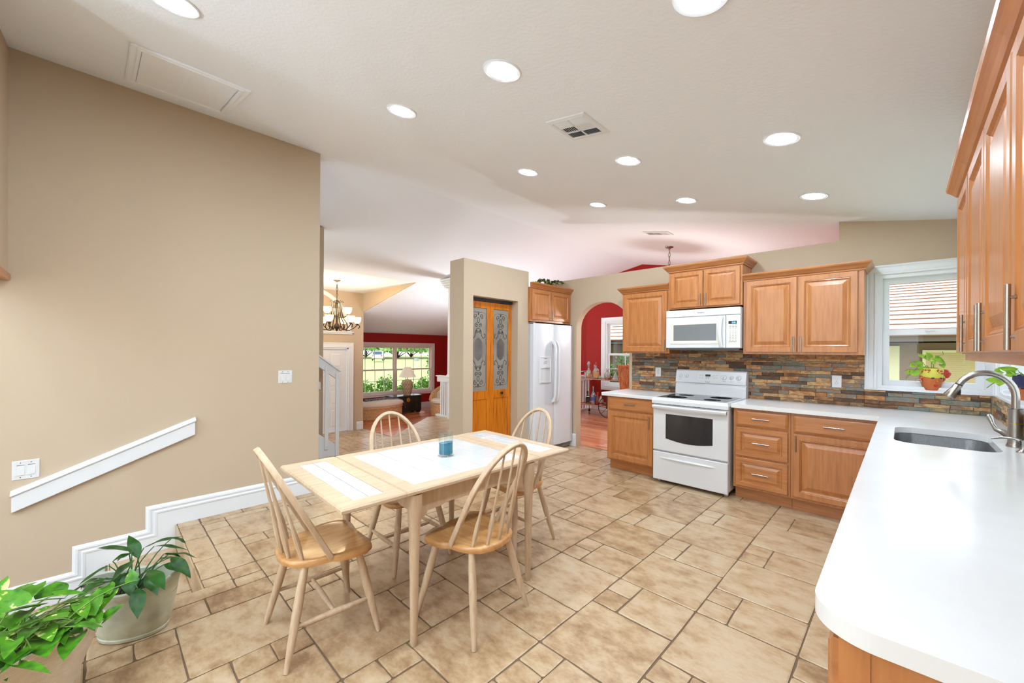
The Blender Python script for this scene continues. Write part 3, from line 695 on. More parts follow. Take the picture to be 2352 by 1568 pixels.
def crown(t, F0, path, z):
    """crown on top of a cabinet: path in (u, w) at height z, profile grows outward to the left of the path"""
    P = [Vector(p) for p in path]; n = len(P); g = G(); loops = []
    for i in range(n):
        a = (P[i] - P[i - 1]).normalized() if i else (P[1] - P[0]).normalized(); b = (P[i + 1] - P[i]).normalized() if i < n - 1 else a
        na, nb = Vector((a.y, -a.x)), Vector((b.y, -b.x)); mi = (na + nb).normalized(); k = 1 / max(.3, mi.dot(na))
        loops.append([F0((P[i] + mi * k * q).x, z + up, -(P[i] + mi * k * q).y) for q, up in CROWN])
    g.loft(loops); return g.obj('crown_moulding', M_WOODH, t)
# crown path is given in (u, depth): depth counts backwards from the face
def fx(x, y): return frame((x, y, 0), (1, 0, 0), (0, -1, 0))
uf = 4.57
GU = 'upper cabinets on the stove wall'
def up(x, z): return frame((x, uf, z), (1, 0, 0), (0, -1, 0))
w_ = .595; t, F0 = cabinet('wall_cabinet', 'single-door upper cabinet left of the microwave, beside the arch', up(-2.52, 1.385), w_, .742, .325, [('door', .016, .018, .570, .724, (.546, .09, .135, True))], GU)
crown(t, F0, [(0, .325), (0, -.002), (w_, -.002)], .735)
w_ = .755; t, F0 = cabinet('wall_cabinet', 'short raised double-door upper cabinet above the microwave', frame((-1.925, uf - .02, 1.885), (1, 0, 0), (0, -1, 0)), w_, .425, .345, [('small', .026, .014, .375, .402, (.350, .085, .135, True)), ('small', .383, .014, .735, .402, (.407, .085, .135, True))], GU)
crown(t, F0, [(0, .345), (0, -.002), (w_, -.002), (w_, .345)], .418)
w_ = .925; t, F0 = cabinet('wall_cabinet', 'wide double-door upper cabinet between the microwave and the window', up(-1.165, 1.385), w_, .742, .325, [('door', .028, .022, .450, .730, (.428, .10, .140, True)), ('door', .460, .022, .885, .730, (.482, .10, .140, True))], GU)
crown(t, F0, [(0, -.002), (w_, -.002), (w_, .325)], .735)
FPF = lambda x, y0, z: frame((x, y0, z), (0, 1, 0), (1, 0, 0))
w_ = .905; t, F0 = cabinet('wall_cabinet', 'short double-door cabinet above the white refrigerator', FPF(-3.56, 3.985, 1.80), w_, .46, .62, [('small', .03, .03, .435, .43, (.412, .10, .135, True)), ('small', .445, .03, .86, .43, (.468, .10, .135, True))], 'cabinet over the refrigerator')
crown(t, F0, [(0, -.002), (w_, -.002), (w_, .5)], .452)
# right wall uppers, faces look towards -X
FRF = lambda x, y0, z: frame((x, y0, z), (0, -1, 0), (-1, 0, 0))
GR = 'upper cabinets on the right wall'
SPL = [('corner end with one narrow door, above the sink', 2.83, .43, [(0.012, .418, .385)]), ('middle of the right wall with paired handles', 2.40, .90, [(.012, .445, .415), (.455, .888, .485)]), ('nearest the camera at the right edge of the photo', 1.50, .90, [(.012, .445, .06), (.455, .888, .80)])]
for nm, y0, ww, doors in SPL:
    t, F0 = cabinet('wall_cabinet', 'maple upper cabinet at the ' + nm if not nm.startswith('near') else 'maple upper cabinet ' + nm, FRF(.20, y0, 1.40), ww, .735, .318, [('door', a, .006, b, .722, (hx_, .085, .150, True)) for a, b, hx_ in doors], GR)
    if y0 > 2.8:
        crown(t, F0, [(0, .32), (0, -.002), (ww, -.002)], .73)
    else: crown(t, F0, [(0, -.002), (ww, -.002)], .73)
    g = G(); g.box(0, -.028, -.03, ww, 0, -.010, F0); g.obj('light_rail', M_WOODH, t)
# base cabinets on the stove wall
GB = 'base cabinets'
FBC = lambda x: frame((x, 4.265, 0), (1, 0, 0), (0, -1, 0))
cabinet('base_cabinet', 'base cabinet with one drawer and one door, left of the range', FBC(-2.545), .60, .872, .625, [('slab', .024, .715, .576, .862, (.30, .790, .135, False)), ('door', .024, .135, .576, .694, (.535, .61, .14, True))], GB, kick=.115)
cabinet('base_cabinet', 'base cabinet with three stacked drawers, right of the range', FBC(-1.165), .458, .872, .625, [('slab', .022, .705, .440, .850, (.231, .782, .135, False)), ('small', .022, .425, .440, .690, (.231, .556, .135, False)), ('small', .022, .137, .440, .405, (.231, .27, .135, False))], GB, kick=.115)
cabinet('base_cabinet', 'base cabinet with a wide drawer over a door, in the corner by the sink', FBC(-.705), .60, .872, .625, [('slab', .02, .700, .585, .850, (.30, .778, .140, False)), ('door', .02, .140, .585, .690, (.038, .605, .14, True))], GB, kick=.115)
FRB = lambda y0: frame((-.084, y0, 0), (0, -1, 0), (-1, 0, 0))
cabinet('base_cabinet', 'sink base cabinet with two doors under the sink', FRB(4.262), 1.362, .872, .585, [('slab', .40, .70, 1.342, .85, None), ('door', .40, .14, .865, .69, (.83, .6, .14, True)), ('door', .875, .14, 1.342, .69, (.91, .6, .14, True))], GB, kick=.115, low=.64)
cabinet('base_cabinet', 'base cabinet under the long counter between the sink and the counter end', FRB(2.88), .93, .872, .585, [('slab', .02, .70, .91, .85, (.46, .78, .14, False)), ('door', .02, .14, .46, .69, (.42, .6, .14, True)), ('door', .47, .14, .91, .69, (.51, .6, .14, True))], GB, kick=.115)
t, F0 = cabinet('base_cabinet', 'end base cabinet under the rounded counter corner at the lower right', FRB(1.94), .96, .872, .585, [('slab', .02, .70, .945, .85, (.48, .78, .14, False)), ('door', .02, .14, .475, .69, (.44, .6, .14, True)), ('door', .485, .14, .945, .69, (.52, .6, .14, True))], GB, kick=.115)
g = G(); g.box(.958, .0, -.585, .966, .872, -.045, F0); g.box(.958, 0, -.045, .969, .872, .0, F0); g.obj('end_panel', M_WOOD, t)
# ------------------------------------------------------------------ countertops, sink
def rounded(pts, radii, n=18):
    out = []; m = len(pts)
    for i in range(m):
        p, r = Vector(pts[i]), radii[i]
        if not r: out.append(tuple(p)); continue
        a = (Vector(pts[i - 1]) - p).normalized(); b = (Vector(pts[(i + 1) % m]) - p).normalized()
        s, e = p + a * r, p + b * r; c = p + (a + b) * r
        for k in range(n + 1):
            th = k / n; q = s * (1 - th) ** 2 + p * 2 * th * (1 - th) + e * th * th; q2 = c + (q - c).normalized() * r; out.append(tuple(q2))
    return out
CT, CB = .910, .873
g = G(); g.prism(rounded([(-2.62, 4.225), (-1.948, 4.225), (-1.948, 4.897), (-2.62, 4.897)], [.03, 0, 0, 0]), CB, CT, ID)
tag(g.obj('countertop', M_QUARTZ, bevel=.005), 'small white countertop left of the range', 'countertop', 'white countertops')
SK = (-.035, 3.10, .365, 3.76)
hole = rounded([(SK[0], SK[1]), (SK[2], SK[1]), (SK[2], SK[3]), (SK[0], SK[3])], [.09] * 4)
outer = rounded([(-1.178, 4.225), (-.128, 4.225), (-.128, .945), (.517, .945), (.517, 4.897), (-1.178, 4.897)], [0, .012, .10, 0, 0, 0])
def plate_with_hole(outer, hole, z0, z1):
    g = G(); bm = g.bm
    for z, up_ in ((z0, False), (z1, True)):
        vo = [bm.verts.new((a, b, z)) for a, b in outer]; vh = [bm.verts.new((a, b, z)) for a, b in hole]
        eo = [bm.edges.new((vo[i], vo[(i + 1) % len(vo)])) for i in range(len(vo))]; eh = [bm.edges.new((vh[i], vh[(i + 1) % len(vh)])) for i in range(len(vh))]
        bmesh.ops.triangle_fill(bm, edges=eo + eh, use_beauty=True, use_dissolve=False)
        if up_:
            for A, B in ((po, vo), (ph, vh)):
                for i in range(len(A)): bm.faces.new((A[i], A[(i + 1) % len(A)], B[(i + 1) % len(A)], B[i]))
        po, ph = vo, vh
    return g
g = plate_with_hole(outer, hole, CB, CT)
tag(g.obj('countertop', M_QUARTZ, bevel=.004), 'long white L-shaped countertop running from the range round to the rounded near corner', 'countertop', 'white countertops')
t = thing('sink', 'undermount stainless steel sink set in the white counter', 'sink', (.165, 3.43, .70))
g = G(); loops = []
def rr(i, z): return [(a - .165, b - 3.43, z - .70) for a, b in rounded([(SK[0] - i, SK[1] - i), (SK[2] + i, SK[1] - i), (SK[2] + i, SK[3] + i), (SK[0] - i, SK[3] + i)], [.09 + i * .5] * 4)]
for i, z in [(.03, .872), (.006, .872), (.004, .868), (.0, .72), (-.02, .695), (-.05, .685)]: loops.append(rr(i, z))
g.loft(loops, cap0=False); g.obj('basin', M_STEEL, t, True)
g = G(); g.lathe([(0, .002), (.03, .003), (.045, .006), (.05, .002), (.05, 0), (0, 0)], (0, 0, -.015), 24); g.obj('drain', M_CHROME, t, True)
# faucet
t = thing('kitchen_faucet', 'tall arched brushed-nickel pull-down faucet behind the sink', 'faucet', (.428, 3.37, CT))
g = G(); g.lathe([(0, 0), (.033, 0), (.034, .006), (.030, .014), (.028, .03), (.027, .20), (.029, .205), (.0, .206)]); g.obj('body', M_NICKEL, t, True)
g = G(); g.lathe([(.0285, 0), (.0295, .0), (.0295, .004), (.0285, .004)], (0, 0, .125), 24); g.obj('ring', M_BRASS, t, True)
g = G(); pts = [(0, 0, .2), (0, 0, .27)]
for k in range(1, 13):
    a = PI * k / 12 * .86; pts.append((-.105 * (1 - math.cos(a)), 0, .27 + .118 * math.sin(a)))
g.tube(pts, .0155, 16); g.obj('spout', M_NICKEL, t, True)
p = Vector(pts[-1]); d = (Vector(pts[-1]) - Vector(pts[-2])).normalized()
g = G(); g.tube([p, p + d * .004, p + d * .008, p + d * .03, p + d * .075, p + d * .085], [.0155, .0165, .018, .019, .027, .024], 16); hd = g.obj('spray_head', M_NICKEL, t, True)
g = G(); g.tube([p - d * .002, p + d * .006], .0168, 16); g.obj('joint_ring', M_BLACK, hd, True)
q = p + d * .05 + Vector((.024, 0, .0)); g = G(); g.tube([q + Vector((.001, 0, .022)), q, q - Vector((.0, 0, .018))], [.006, .008, .006], 8); g.obj('button', M_BLACK, hd, True)
g = G(); g.tube([(0, 0, .05), (-.02, .03, .058), (-.035, .055, .066)], [.026, .019, .016], 16); hn = g.obj('handle', M_NICKEL, t, True)
g = G(); g.tube([(-.035, .055, .066), (-.055, .085, .075), (-.066, .105, .10), (-.075, .12, .135), (-.08, .128, .15)], [.014, .012, .010, .014, .009], 12); g.obj('lever', M_NICKEL, hn, True)
t = thing('soap_dispenser', 'small brushed-nickel soap dispenser with a curved nozzle, in front of the faucet', 'soap dispenser', (.432, 3.205, CT))
g = G(); g.lathe([(0, 0), (.024, 0), (.024, .004), (.015, .012), (.012, .02), (.011, .05), (.013, .053), (.013, .062), (0, .065)]); g.obj('base', M_NICKEL, t, True)
g = G(); g.tube([(0, 0, .055), (-.03, .012, .066), (-.065, .026, .064), (-.10, .04, .05)], [.008, .007, .006, .004], 10); g.obj('nozzle', M_NICKEL, t, True)
# ------------------------------------------------------------------ ledger stone backsplash
def ledger(g, F, u0, u1, v0, v1, top=None):
    v = v0
    while v < v1 - .008:
        h = rnd.choice((.016, .026, .033, .033, .042)); h = min(h, v1 - v)
        if v1 - v - h < .012: h = v1 - v
        u = u0 - rnd.uniform(0, .1)
        while u < u1:
            l = rnd.uniform(.07, .24); a, b = max(u, u0), min(u + l, u1)
            if b - a > .008:
                d = rnd.uniform(.008, .018); e = .0007
                g.rings(F, a + e, v + e, b - e, v + h - e, [(0, 0), (0, d - .002), (.002, d), (.003, d)])
            u += l
        v += h
g = G(); ledger(g, FB, -2.555, -.25, CT + .001, 1.384); ledger(g, FB, -1.915, -1.17, 1.384, 1.44); ledger(g, FB, -.25, XR - .02, CT + .001, 1.069)
tag(g.obj('slate_backsplash', M_SLATE), 'multicoloured ledger slate backsplash behind the range', 'backsplash', 'slate backsplashes')
g = G(); ledger(g, FR, .95, 2.96, CT + .001, 1.384); ledger(g, FR, 2.96, YB - .001, CT + .001, 1.069)
tag(g.obj('slate_backsplash', M_SLATE), 'ledger slate backsplash on the right wall behind the faucet', 'backsplash', 'slate backsplashes')
# outlets and switches
def plate(name, label, cat, F, u, v, w, h, kind, group):
    o = F(u, v, 0); t = thing(name, label, cat, o, 0, group); F0 = lambda a, b, c: F(u + a, v + b, c) - o
    g = G(); g.rings(F0, -w / 2, -h / 2, w / 2, h / 2, [(0, 0), (0, .003), (.003, .006), (.008, .006)]); g.obj('cover_plate', M_PLAST, t)
    if kind == 'outlet':
        for s in (-1, 1):
            g = G(); g.lathe([(0, .007), (.016, .007), (.017, .005), (.017, 0)], F0(0, s * .0195, .001), 20, F0(0, 0, 1) - F0(0, 0, 0)); r_ = g.obj('receptacle', M_PLAST, t, True)
            g = G()
            for du in (-.0065, .0065): g.box(du - .0012, s * .0195 - .001, .006, du + .0012, s * .0195 + .008, .0086, F0)
            g.lathe([(0, .0088), (.0024, .0088), (.0024, 0)], F0(0, s * .0195 - .007, 0), 10, F0(0, 0, 1) - F0(0, 0, 0)); g.obj('slots', M_OUTLET, r_)
        g = G(); g.lathe([(0, .0075), (.003, .007), (.003, 0)], F0(0, 0, 0), 10, F0(0, 0, 1) - F0(0, 0, 0)); g.obj('screw', M_NICKEL, t)
    else:
        for s in (-1, 1):
            g = G(); pr = [(-.033, 0), (-.033, .010), (.030, .006), (.033, .006), (.033, 0)]
            g.loft([[F0(s * .023 - .0165, a, b) for a, b in pr], [F0(s * .023 + .0165, a, b) for a, b in pr]]); g.obj('rocker', M_PLAST, t)
            for q in (-.048, .048):
                g = G(); g.lathe([(0, .0075), (.003, .007), (.003, 0)], F0(s * .023, q, 0), 10, F0(0, 0, 1) - F0(0, 0, 0)); g.obj('screw', M_OUTLET, t)
    return t
FBS = lambda u, v, w: FB(u, v, w + .016)
plate('wall_outlet', 'white wall outlet in the slate, left of the range', 'outlet', FBS, -2.196, 1.15, .072, .115, 'outlet', 'wall outlets')
plate('wall_outlet', 'white wall outlet in the slate, between the range and the window', 'outlet', FBS, -.448, 1.132, .072, .115, 'outlet', 'wall outlets')
plate('light_switch', 'double white rocker switch at eye level near the end of the tan wall', 'light switch', FLW, 1.207, 1.143, .118, .118, 'sw', 'double rocker switches')
plate('light_switch', 'double white rocker switch low on the tan wall above the slanted handrail', 'light switch', FLW, -.347, .593, .118, .125, 'sw', 'double rocker switches')
# slanted handrail on the left wall
t = thing('handrail', 'white slanted wooden handrail board on the tan wall above the stairs', 'handrail', (XL, .06, .6))
o = Vector((XL, .06, .6)); F0 = lambda u, v, w: FLW(u, v, w) - o
g = G(); Q = [(-.405, .325), (.536, .70), (.536, .805), (-.405, .43)]
g.prism(Q, .0, .032, F0); g.obj('board', M_WHITE, t, bevel=.005)
g = G(); loops = []
for a, b in ((-.41, .428), (.54, .806)):
    loops.append([F0(a, b + up_, w) for w, up_ in [(0, 0), (.036, 0), (.044, .008), (.044, .014), (.036, .022), (.024, .026), (.020, .032), (0, .036)]])
g.loft(loops); g.obj('cap', M_WHITE, t)
# ------------------------------------------------------------------ appliances
# range
t = thing('kitchen_range', 'white electric range with a black glass cooktop between the cabinets', 'range', (-1.564, 4.53, 0))
O = Vector((-1.564, 4.53, 0)); F = lambda u, v, w: Vector((u - .378, -.345 - w, v))   # u 0..756, w=0 at the door face y=4.185
g = G(); g.box(.004, .05, -.675, .752, .885, -.035, F); g.box(.03, .0, -.6, .06, .05, -.57, F); g.box(.7, 0, -.6, .73, .05, -.57, F); g.box(.03, .0, -.1, .06, .05, -.07, F); g.box(.7, 0, -.1, .73, .05, -.07, F); g.obj('body', M_APPL, t, bevel=.004)
g = G(); g.rings(F, .006, .035, .750, .335, [(0, -.035), (0, -.006), (.006, 0), (.02, .0)]); dr = g.obj('drawer', M_APPL, t)
g = G(); loops = []
for i in range(17):
    a = i / 16; u = .085 + .555 * a; k = math.sin(PI * a) ** .35; loops.append([F(u, .272 + dv * (.35 + .65 * k), .0 + dw * k) for dv, dw in [(.014, 0), (.012, .010), (.002, .016), (-.010, .012), (-.014, 0)]])
g.loft(loops); g.obj('drawer_handle', M_APPL, dr, True)
g = G(); g.rings(F, .004, .350, .752, .842, [(0, -.035), (0, -.008), (.008, 0), (.03, .0)]); dv_ = g.obj('oven_door', M_APPL, t)
pl = [(.145, .745)] + [(.613, .745)] + [(.613 - .468 * k / 12, .485 - .028 * math.sin(PI * k / 12)) for k in range(13)]
g = G(); g.prism(pl, .0, .0025, F); g.obj('oven_window', M_DKGLASS, dv_, bevel=.001)
g = G(); loops = []
for i in range(15):
    a = i / 14; u = .012 + .732 * a; bow = .030 + .016 * math.sin(PI * a); loops.append([F(u, .818 + dv, bow + dw) for dv, dw in [(-.017, -.004), (-.012, -.012), (.010, -.012), (.016, -.004), (.016, .006), (.008, .013), (-.008, .013), (-.017, .006)]])
g.loft(loops); g.box(.012, .805, -.01, .05, .832, .03, F); g.box(.706, .805, -.01, .744, .832, .03, F); g.obj('door_handle', M_APPL, dv_, True)
g = G()
for i in range(9): g.box(.16 + i * .05, .8445, -.02, .196 + i * .05, .8505, -.0085, F)
g.obj('vent_slots', M_BLACK, t)
g = G(); g.rings(lambda u, v, w: F(u, .885 + w, -v), .0, -.018, .756, .60, [(0, -.034), (-.001, .0), (.010, .030), (.018, .032), (.028, .030)]); g.obj('cooktop_frame', M_APPL, t)
g = G(); g.box(.032, .914, -.575, .724, .9165, -.02, F); ct = g.obj('cooktop_glass', M_DKGLASS, t)
g = G()
for u, v, r in ((.2, -.15, .105), (.56, -.15, .08), (.2, -.42, .08), (.56, -.42, .105)):
    for q in (r, r * .62): g.lathe([(q - .002, .9166), (q - .002, .9169), (q + .002, .9169), (q + .002, .9166)], F(u, 0, v), 40)
g.obj('burner_rings', M_GREYL, ct)
# backguard
g = G(); prof = [(-.70, .90), (-.59, .90), (-.60, 1.025), (-.612, 1.032), (-.612, 1.045), (-.594, 1.050), (-.600, 1.09), (-.622, 1.185), (-.640, 1.196), (-.70, 1.196)]
g.loft([[F(u, v, w) for w, v in prof] for u in (.004, .752)]); bgd = g.obj('backguard', M_APPL, t, bevel=.004)
n = (Vector((.0, 0, 0)))
def BGp(u, v, w):                                      # control panel plane, tilted back
    k = (v - 1.05) / .135; return F(u, v, -.594 - .006 * min(1, k * 3.4) - .022 * max(0, (k - .296) / .704) + w)
for i, (u, r) in enumerate(((.058, .020), (.132, .018), (.533, .025), (.606, .019), (.679, .024))):
    g = G(); c = BGp(u, 1.122, 0); g.lathe([(0, .012), (r * .8, .012), (r, .010), (r * 1.05, .004), (r * 1.1, 0)], c, 24, (0, -1, .2)); k = g.obj('knob', M_APPL, bgd, True)
    g = G(); g.tube([c + Vector((0, -.013, -r * .7)), c + Vector((0, -.021, .002)), c + Vector((0, -.013, r * .75))], [.004, .006, .005], 8); g.obj('grip', M_APPL, k, True)
    g = G()
    for a in range(-120, 121, 30): g.tube([c + Vector((math.sin(R(a)) * r * 1.25, .0, math.cos(R(a)) * r * 1.25)) + Vector((0, -.0012, 0)), c + Vector((math.sin(R(a)) * r * 1.4, -.0014, math.cos(R(a)) * r * 1.4))], .0009, 4)
    g.obj('dial_marks', M_GREYL, bgd)
g = G(); g.rings(BGp, .255, 1.082, .490, 1.165, [(0, .0), (0, .0012), (.0015, .0012), (.003, .0008)]); g.obj('keypad', M_PLAST, bgd)
g = G(); g.box(.338, 1.128, .001, .392, 1.150, .003, BGp); g.obj('display', M_BLACK, bgd)
g = G()
for u0_, v0_ in [(.275, 1.135), (.300, 1.135), (.275, 1.108), (.300, 1.108), (.345, 1.118), (.36, 1.118), (.375, 1.118), (.345, 1.110), (.365, 1.110), (.345, 1.102), (.37, 1.102), (.425, 1.138), (.45, 1.138), (.43, 1.11), (.455, 1.11), (.41, 1.13)]:
    g.box(u0_, v0_, .001, u0_ + .011, v0_ + .004, .002, BGp)
for u0_ in (.04, .52, .597, .668):
    for k in range(3): g.box(u0_ + k * .012, 1.080, .0003, u0_ + k * .012 + .008, 1.084, .0012, BGp)
for u0_ in (.515, .50): pass
g.obj('button_marks', M_GREYL, bgd)
lettering('Kenmore', .013, lambda a, b, c: BGp(.368 + a, 1.066 + b, c), M_BLACK, bgd, 'brand_lettering', .0006, .0004)
# microwave
t = thing('microwave_oven', 'white over-the-range microwave hanging under the short cabinet', 'microwave', (-1.555, 4.70, 1.445))
F = lambda u, v, w: Vector((u - .38, -.20 - w, v))
g = G(); g.box(0, 0, -.385, .760, .420, -.03, F); g.obj('body', M_APPL, t, bevel=.003)
g = G(); g.rings(F, .0, .345, .760, .420, [(0, -.03), (0, -.003), (.004, 0), (.02, .001)]); gr = g.obj('vent_grille', M_APPL, t)
lettering('Whirlpool', .020, lambda a, b, c: F(.377 + a, .383 + b, c), M_GREYL, gr, 'brand_lettering', .0015, .0003, .9, .25)
g = G(); g.tube([F(.345 + .06 * k / 12, .378 + .016 * math.sin(PI * 2 * k / 12 + 2.6), .0016) for k in range(13)], .0009, 5); g.obj('brand_swoosh', M_BRASS, gr)
g = G(); g.rings(F, .0, .002, .623, .340, [(0, -.03), (0, -.004), (.004, 0), (.02, .0)]); dm = g.obj('door', M_APPL, t)
M_CREAM = mat('cream_plastic', (226, 222, 212), .4)
g = G(); g.rings(F, .050, .045, .570, .292, [(0, 0), (.001, .003), (.006, .004), (.034, .003), (.036, .001)]); g.obj('window_frame', M_CREAM, dm)
g = G(); g.box(.086, .080, .0005, .534, .256, .0025, F); g.obj('window', mat('perforated_glass', (120, 124, 126), .15, spec=.6), dm)
g = G(); loops = []
for i in range(11):
    a = i / 10; v = .008 + .325 * a; bow = .012 + .022 * math.sin(PI * a) ** .8; loops.append([F(.585 + du - .012 * math.sin(PI * a), v, bow + dw) for du, dw in [(-.014, -.010), (.016, -.010), (.018, 0), (.010, .008), (-.008, .008), (-.016, 0)]])
g.loft(loops); g.box(.572, .008, 0, .600, .03, .014, F); g.box(.572, .31, 0, .600, .333, .014, F); g.obj('handle', M_APPL, dm, True)
g = G(); g.rings(F, .628, .002, .760, .340, [(0, -.03), (0, -.004), (.004, 0), (.02, 0)]); pn = g.obj('control_panel', M_APPL, t)
g = G(); g.rings(F, .645, .05, .742, .297, [(0, 0), (.001, .0014), (.004, .0012)]); g.obj('keypad', M_CREAM, pn)
g = G(); g.box(.652, .248, .001, .728, .278, .003, F); ds = g.obj('display', M_BLACK, pn)
lettering('3:28', .021, lambda a, b, c: F(.700 + a, .263 + b, c), mat('blue_digits', (90, 180, 255), .5, emit=((90, 190, 255), 2.0)), ds, 'clock_digits', .0034, .0004)
g = G()
for i in range(11):
    for j in range(3):
        if i in (3,): continue
        wd = .008 if 3 < i < 8 else .014; u = .668 + j * .026; v = .236 - i * .0155; g.box(u - wd / 2, v - .0022, .001, u + wd / 2, v + .0022, .002, F)
for j in range(9): g.box(.656 + j * .008, .062, .001, .661 + j * .008, .068, .002, F)
g.obj('button_marks', M_GREYL, pn)
g = G(); g.box(.02, -.022, -.36, .74, 0, -.03, F); g.box(.01, -.008, -.06, .75, 0, -.01, F); g.obj('underside', mat('grey_metal', (96, 102, 106), .5, metal=.4), t)
# refrigerator
t = thing('refrigerator', 'white side-by-side refrigerator with ice dispenser, between the pantry and the arch', 'refrigerator', (-3.86, 4.445, 0))
F = lambda u, v, w: Vector((.36 + w, u - .445, v))     # face at x=-3.5, u from y=4.0
g = G(); g.box(.0, .05, -.66, .89, 1.765, -.075, F); g.box(.02, 0, -.6, .87, .05, -.1, F); g.obj('body', mat('grey_side', (176, 182, 188), .4), t, bevel=.004)
g = G(); g.box(.01, .01, -.09, .88, .075, -.045, F)
for k in range(4): g.box(.04, .02 + k * .012, -.045, .70, .025 + k * .012, -.04, F)
g.obj('toe_grille', mat('grille_grey', (150, 152, 152), .5), t)
M_FR = mat('fridge_white', (214, 217, 222), .35, bump=(220, .12, .0005))
sp_ = .43
g = G(); pr = lambda u0, u1: [F(u0, 0, -.07), F(u0, 0, -.012), F(u0 + .012, 0, -.002), F(u0 + .05, 0, .004), F(u1 - .02, 0, .004), F(u1 - .006, 0, -.004), F(u1, 0, -.02), F(u1, 0, -.07)]
def fdoor(u0, u1):
    g = G(); g.loft([[p + Vector((0, 0, z)) for p in pr(u0, u1)] for z in (.085, 1.775)]); return g
d1 = fdoor(.004, sp_).obj('freezer_door', M_FR, t, True); d2 = fdoor(sp_ + .006, .886).obj('fridge_door', M_FR, t, True)
for dd, u, s in ((d1, sp_ - .035, -1), (d2, sp_ + .042, 1)):
    g = G(); path = [F(u, .70, .0), F(u - .002 * s, .715, .03), F(u, .78, .055), F(u, 1.15, .062), F(u, 1.46, .055), F(u - .002 * s, 1.515, .03), F(u, 1.53, .0)]
    g.tube(path, [1.2, 1.3, 1, .95, 1, 1.3, 1.2], flat=(.013, .016), up=(0, 1, 0)); g.obj('handle', M_APPL, dd, True)
g = G(); g.rings(F, .118, .965, .345, 1.325, [(0, 0), (0, .014), (.004, .018), (.012, .016), (.016, .012)]); dp = g.obj('dispenser', M_APPL, d1)
g = G(); g.rings(F, .133, .985, .330, 1.175, [(0, .013), (0, .0135), (.006, .004), (.012, .0025)]); g.obj('recess', mat('dispenser_shade', (206, 208, 210), .5), dp)
g = G(); g.loft([[F(.135 + .19 * i / 8, 1.165 + dv + .012 * math.sin(PI * i / 8), .012 + dw + .016 * math.sin(PI * i / 8)) for dv, dw in ((0, 0), (.018, 0), (.018, .006), (0, .006))] for i in range(9)]); g.obj('hood', M_APPL, dp)
g = G(); g.box(.20, 1.11, .004, .22, 1.165, .012, F); g.box(.245, 1.11, .004, .265, 1.165, .012, F); g.box(.14, .982, .01, .325, .990, .022, F); g.obj('lever', M_PLAST, dp)
g = G()
for a, b in ((.205, 1.30), (.22, 1.30), (.235, 1.30), (.25, 1.30), (.2, 1.235), (.22, 1.235), (.24, 1.235), (.21, 1.255), (.235, 1.255)): g.box(a, b, .012, a + .009, b + .006, .0178, F)
g.obj('button_marks', M_GREYL, dp)
for a in (.004, .84): 
    g = G(); g.box(a, 1.766, -.12, a + .045, 1.79, -.02, F); g.obj('hinge_cover', M_GREYL, t)
# ------------------------------------------------------------------ dining table
t = thing('dining_table', 'whitewashed wooden drop-leaf table with white tiled top', 'table', (-2.042, 1.445, 0), R(-1.2))
HW, ML, LL = .432, .455, .295                         # half width, half main length, leaf length
def top(name, y0, y1, nx, ny, par):
    g = G(); z0, z1 = .724, .750; b = .075
    g.rings(lambda u, v, w: Vector((u, v, w)), -HW, y0, HW, y1, [(0, z0 + .006), (.0, z1 - .008), (.006, z1), (b, z1), (b, z1 - .006), (b, z0 - .004), (.01, z0)], open_=True)
    o = g.obj(name, M_PALEH, par)
    x0, x1, a, c = -HW + b, HW - b, y0 + b, y1 - b
    g = G(); g.box(x0, a, z0, x1, c, z1 - .0035); g.obj('tile_grout', M_TGROUT, o)
    g = G(); e = .0020
    for i in range(nx):
        for j in range(ny):
            g.rings(lambda u, v, w: Vector((u, v, w)), x0 + (x1 - x0) * i / nx + e, a + (c - a) * j / ny + e, x0 + (x1 - x0) * (i + 1) / nx - e, a + (c - a) * (j + 1) / ny - e, [(0, z1 - .004), (0, z1 - .0008), (.0015, z1 + .0002), (.003, z1 + .0004)])
    g.obj('tiles', M_TTILE, o); return o
top('main_top', -ML, ML, 5, 5, t)
top('leaf', -ML - .003 - LL, -ML - .003, 5, 2, t); top('leaf', ML + .003, ML + .003 + LL, 5, 2, t)
def apron(F, L):
    top_, bot = .722, .628
    pts = [(0, top_), (L, top_), (L, .585)] + [(L - .05 * math.sin(PI / 2 * k / 5), .585 + .03 * (1 - math.cos(PI / 2 * k / 5))) for k in range(1, 6)] + [(L - .13, .618), (L - .16, bot)] + [(.16, bot), (.13, .618)] + [(.05 * math.sin(PI / 2 * k / 5), .585 + .03 * (1 - math.cos(PI / 2 * k / 5))) for k in range(5, 0, -1)] + [(0, .585)]
    g = G(); g.prism(pts, 0, -.022, F); return g.obj('apron', M_PALE, t, bevel=.002)
lx, ly = .395, .395
apron(frame((lx - .012, -ly + .03, 0), (0, 1, 0), (1, 0, 0)), 2 * ly - .06); apron(frame((-lx + .012, ly - .03, 0), (0, -1, 0), (-1, 0, 0)), 2 * ly - .06)
apron(frame((-lx + .03, -ly + .012, 0), (1, 0, 0), (0, -1, 0)), 2 * lx - .06); apron(frame((lx - .03, ly - .012, 0), (-1, 0, 0), (0, 1, 0)), 2 * lx - .06)
for sx in (-1, 1):
    for sy in (-1, 1):
        g = G(); loops = []
        for z, r, sq in ((0, .014, 0), (.012, .017, 0), (.3, .0215, 0), (.55, .026, .1), (.60, .029, .5), (.66, .031, .75), (.722, .031, .75)):
            l = []
            for k in range(24):
                a = 2 * PI * k / 24; c_, s_ = math.cos(a), math.sin(a); q = 1 / max(abs(c_), abs(s_)); rad = r * (1 - sq + sq * min(q, 1.22)); l.append((sx * lx + rad * c_, sy * ly + rad * s_, z))
            loops.append(l)
        g.loft(loops); g.obj('leg', M_PALE, t, True)
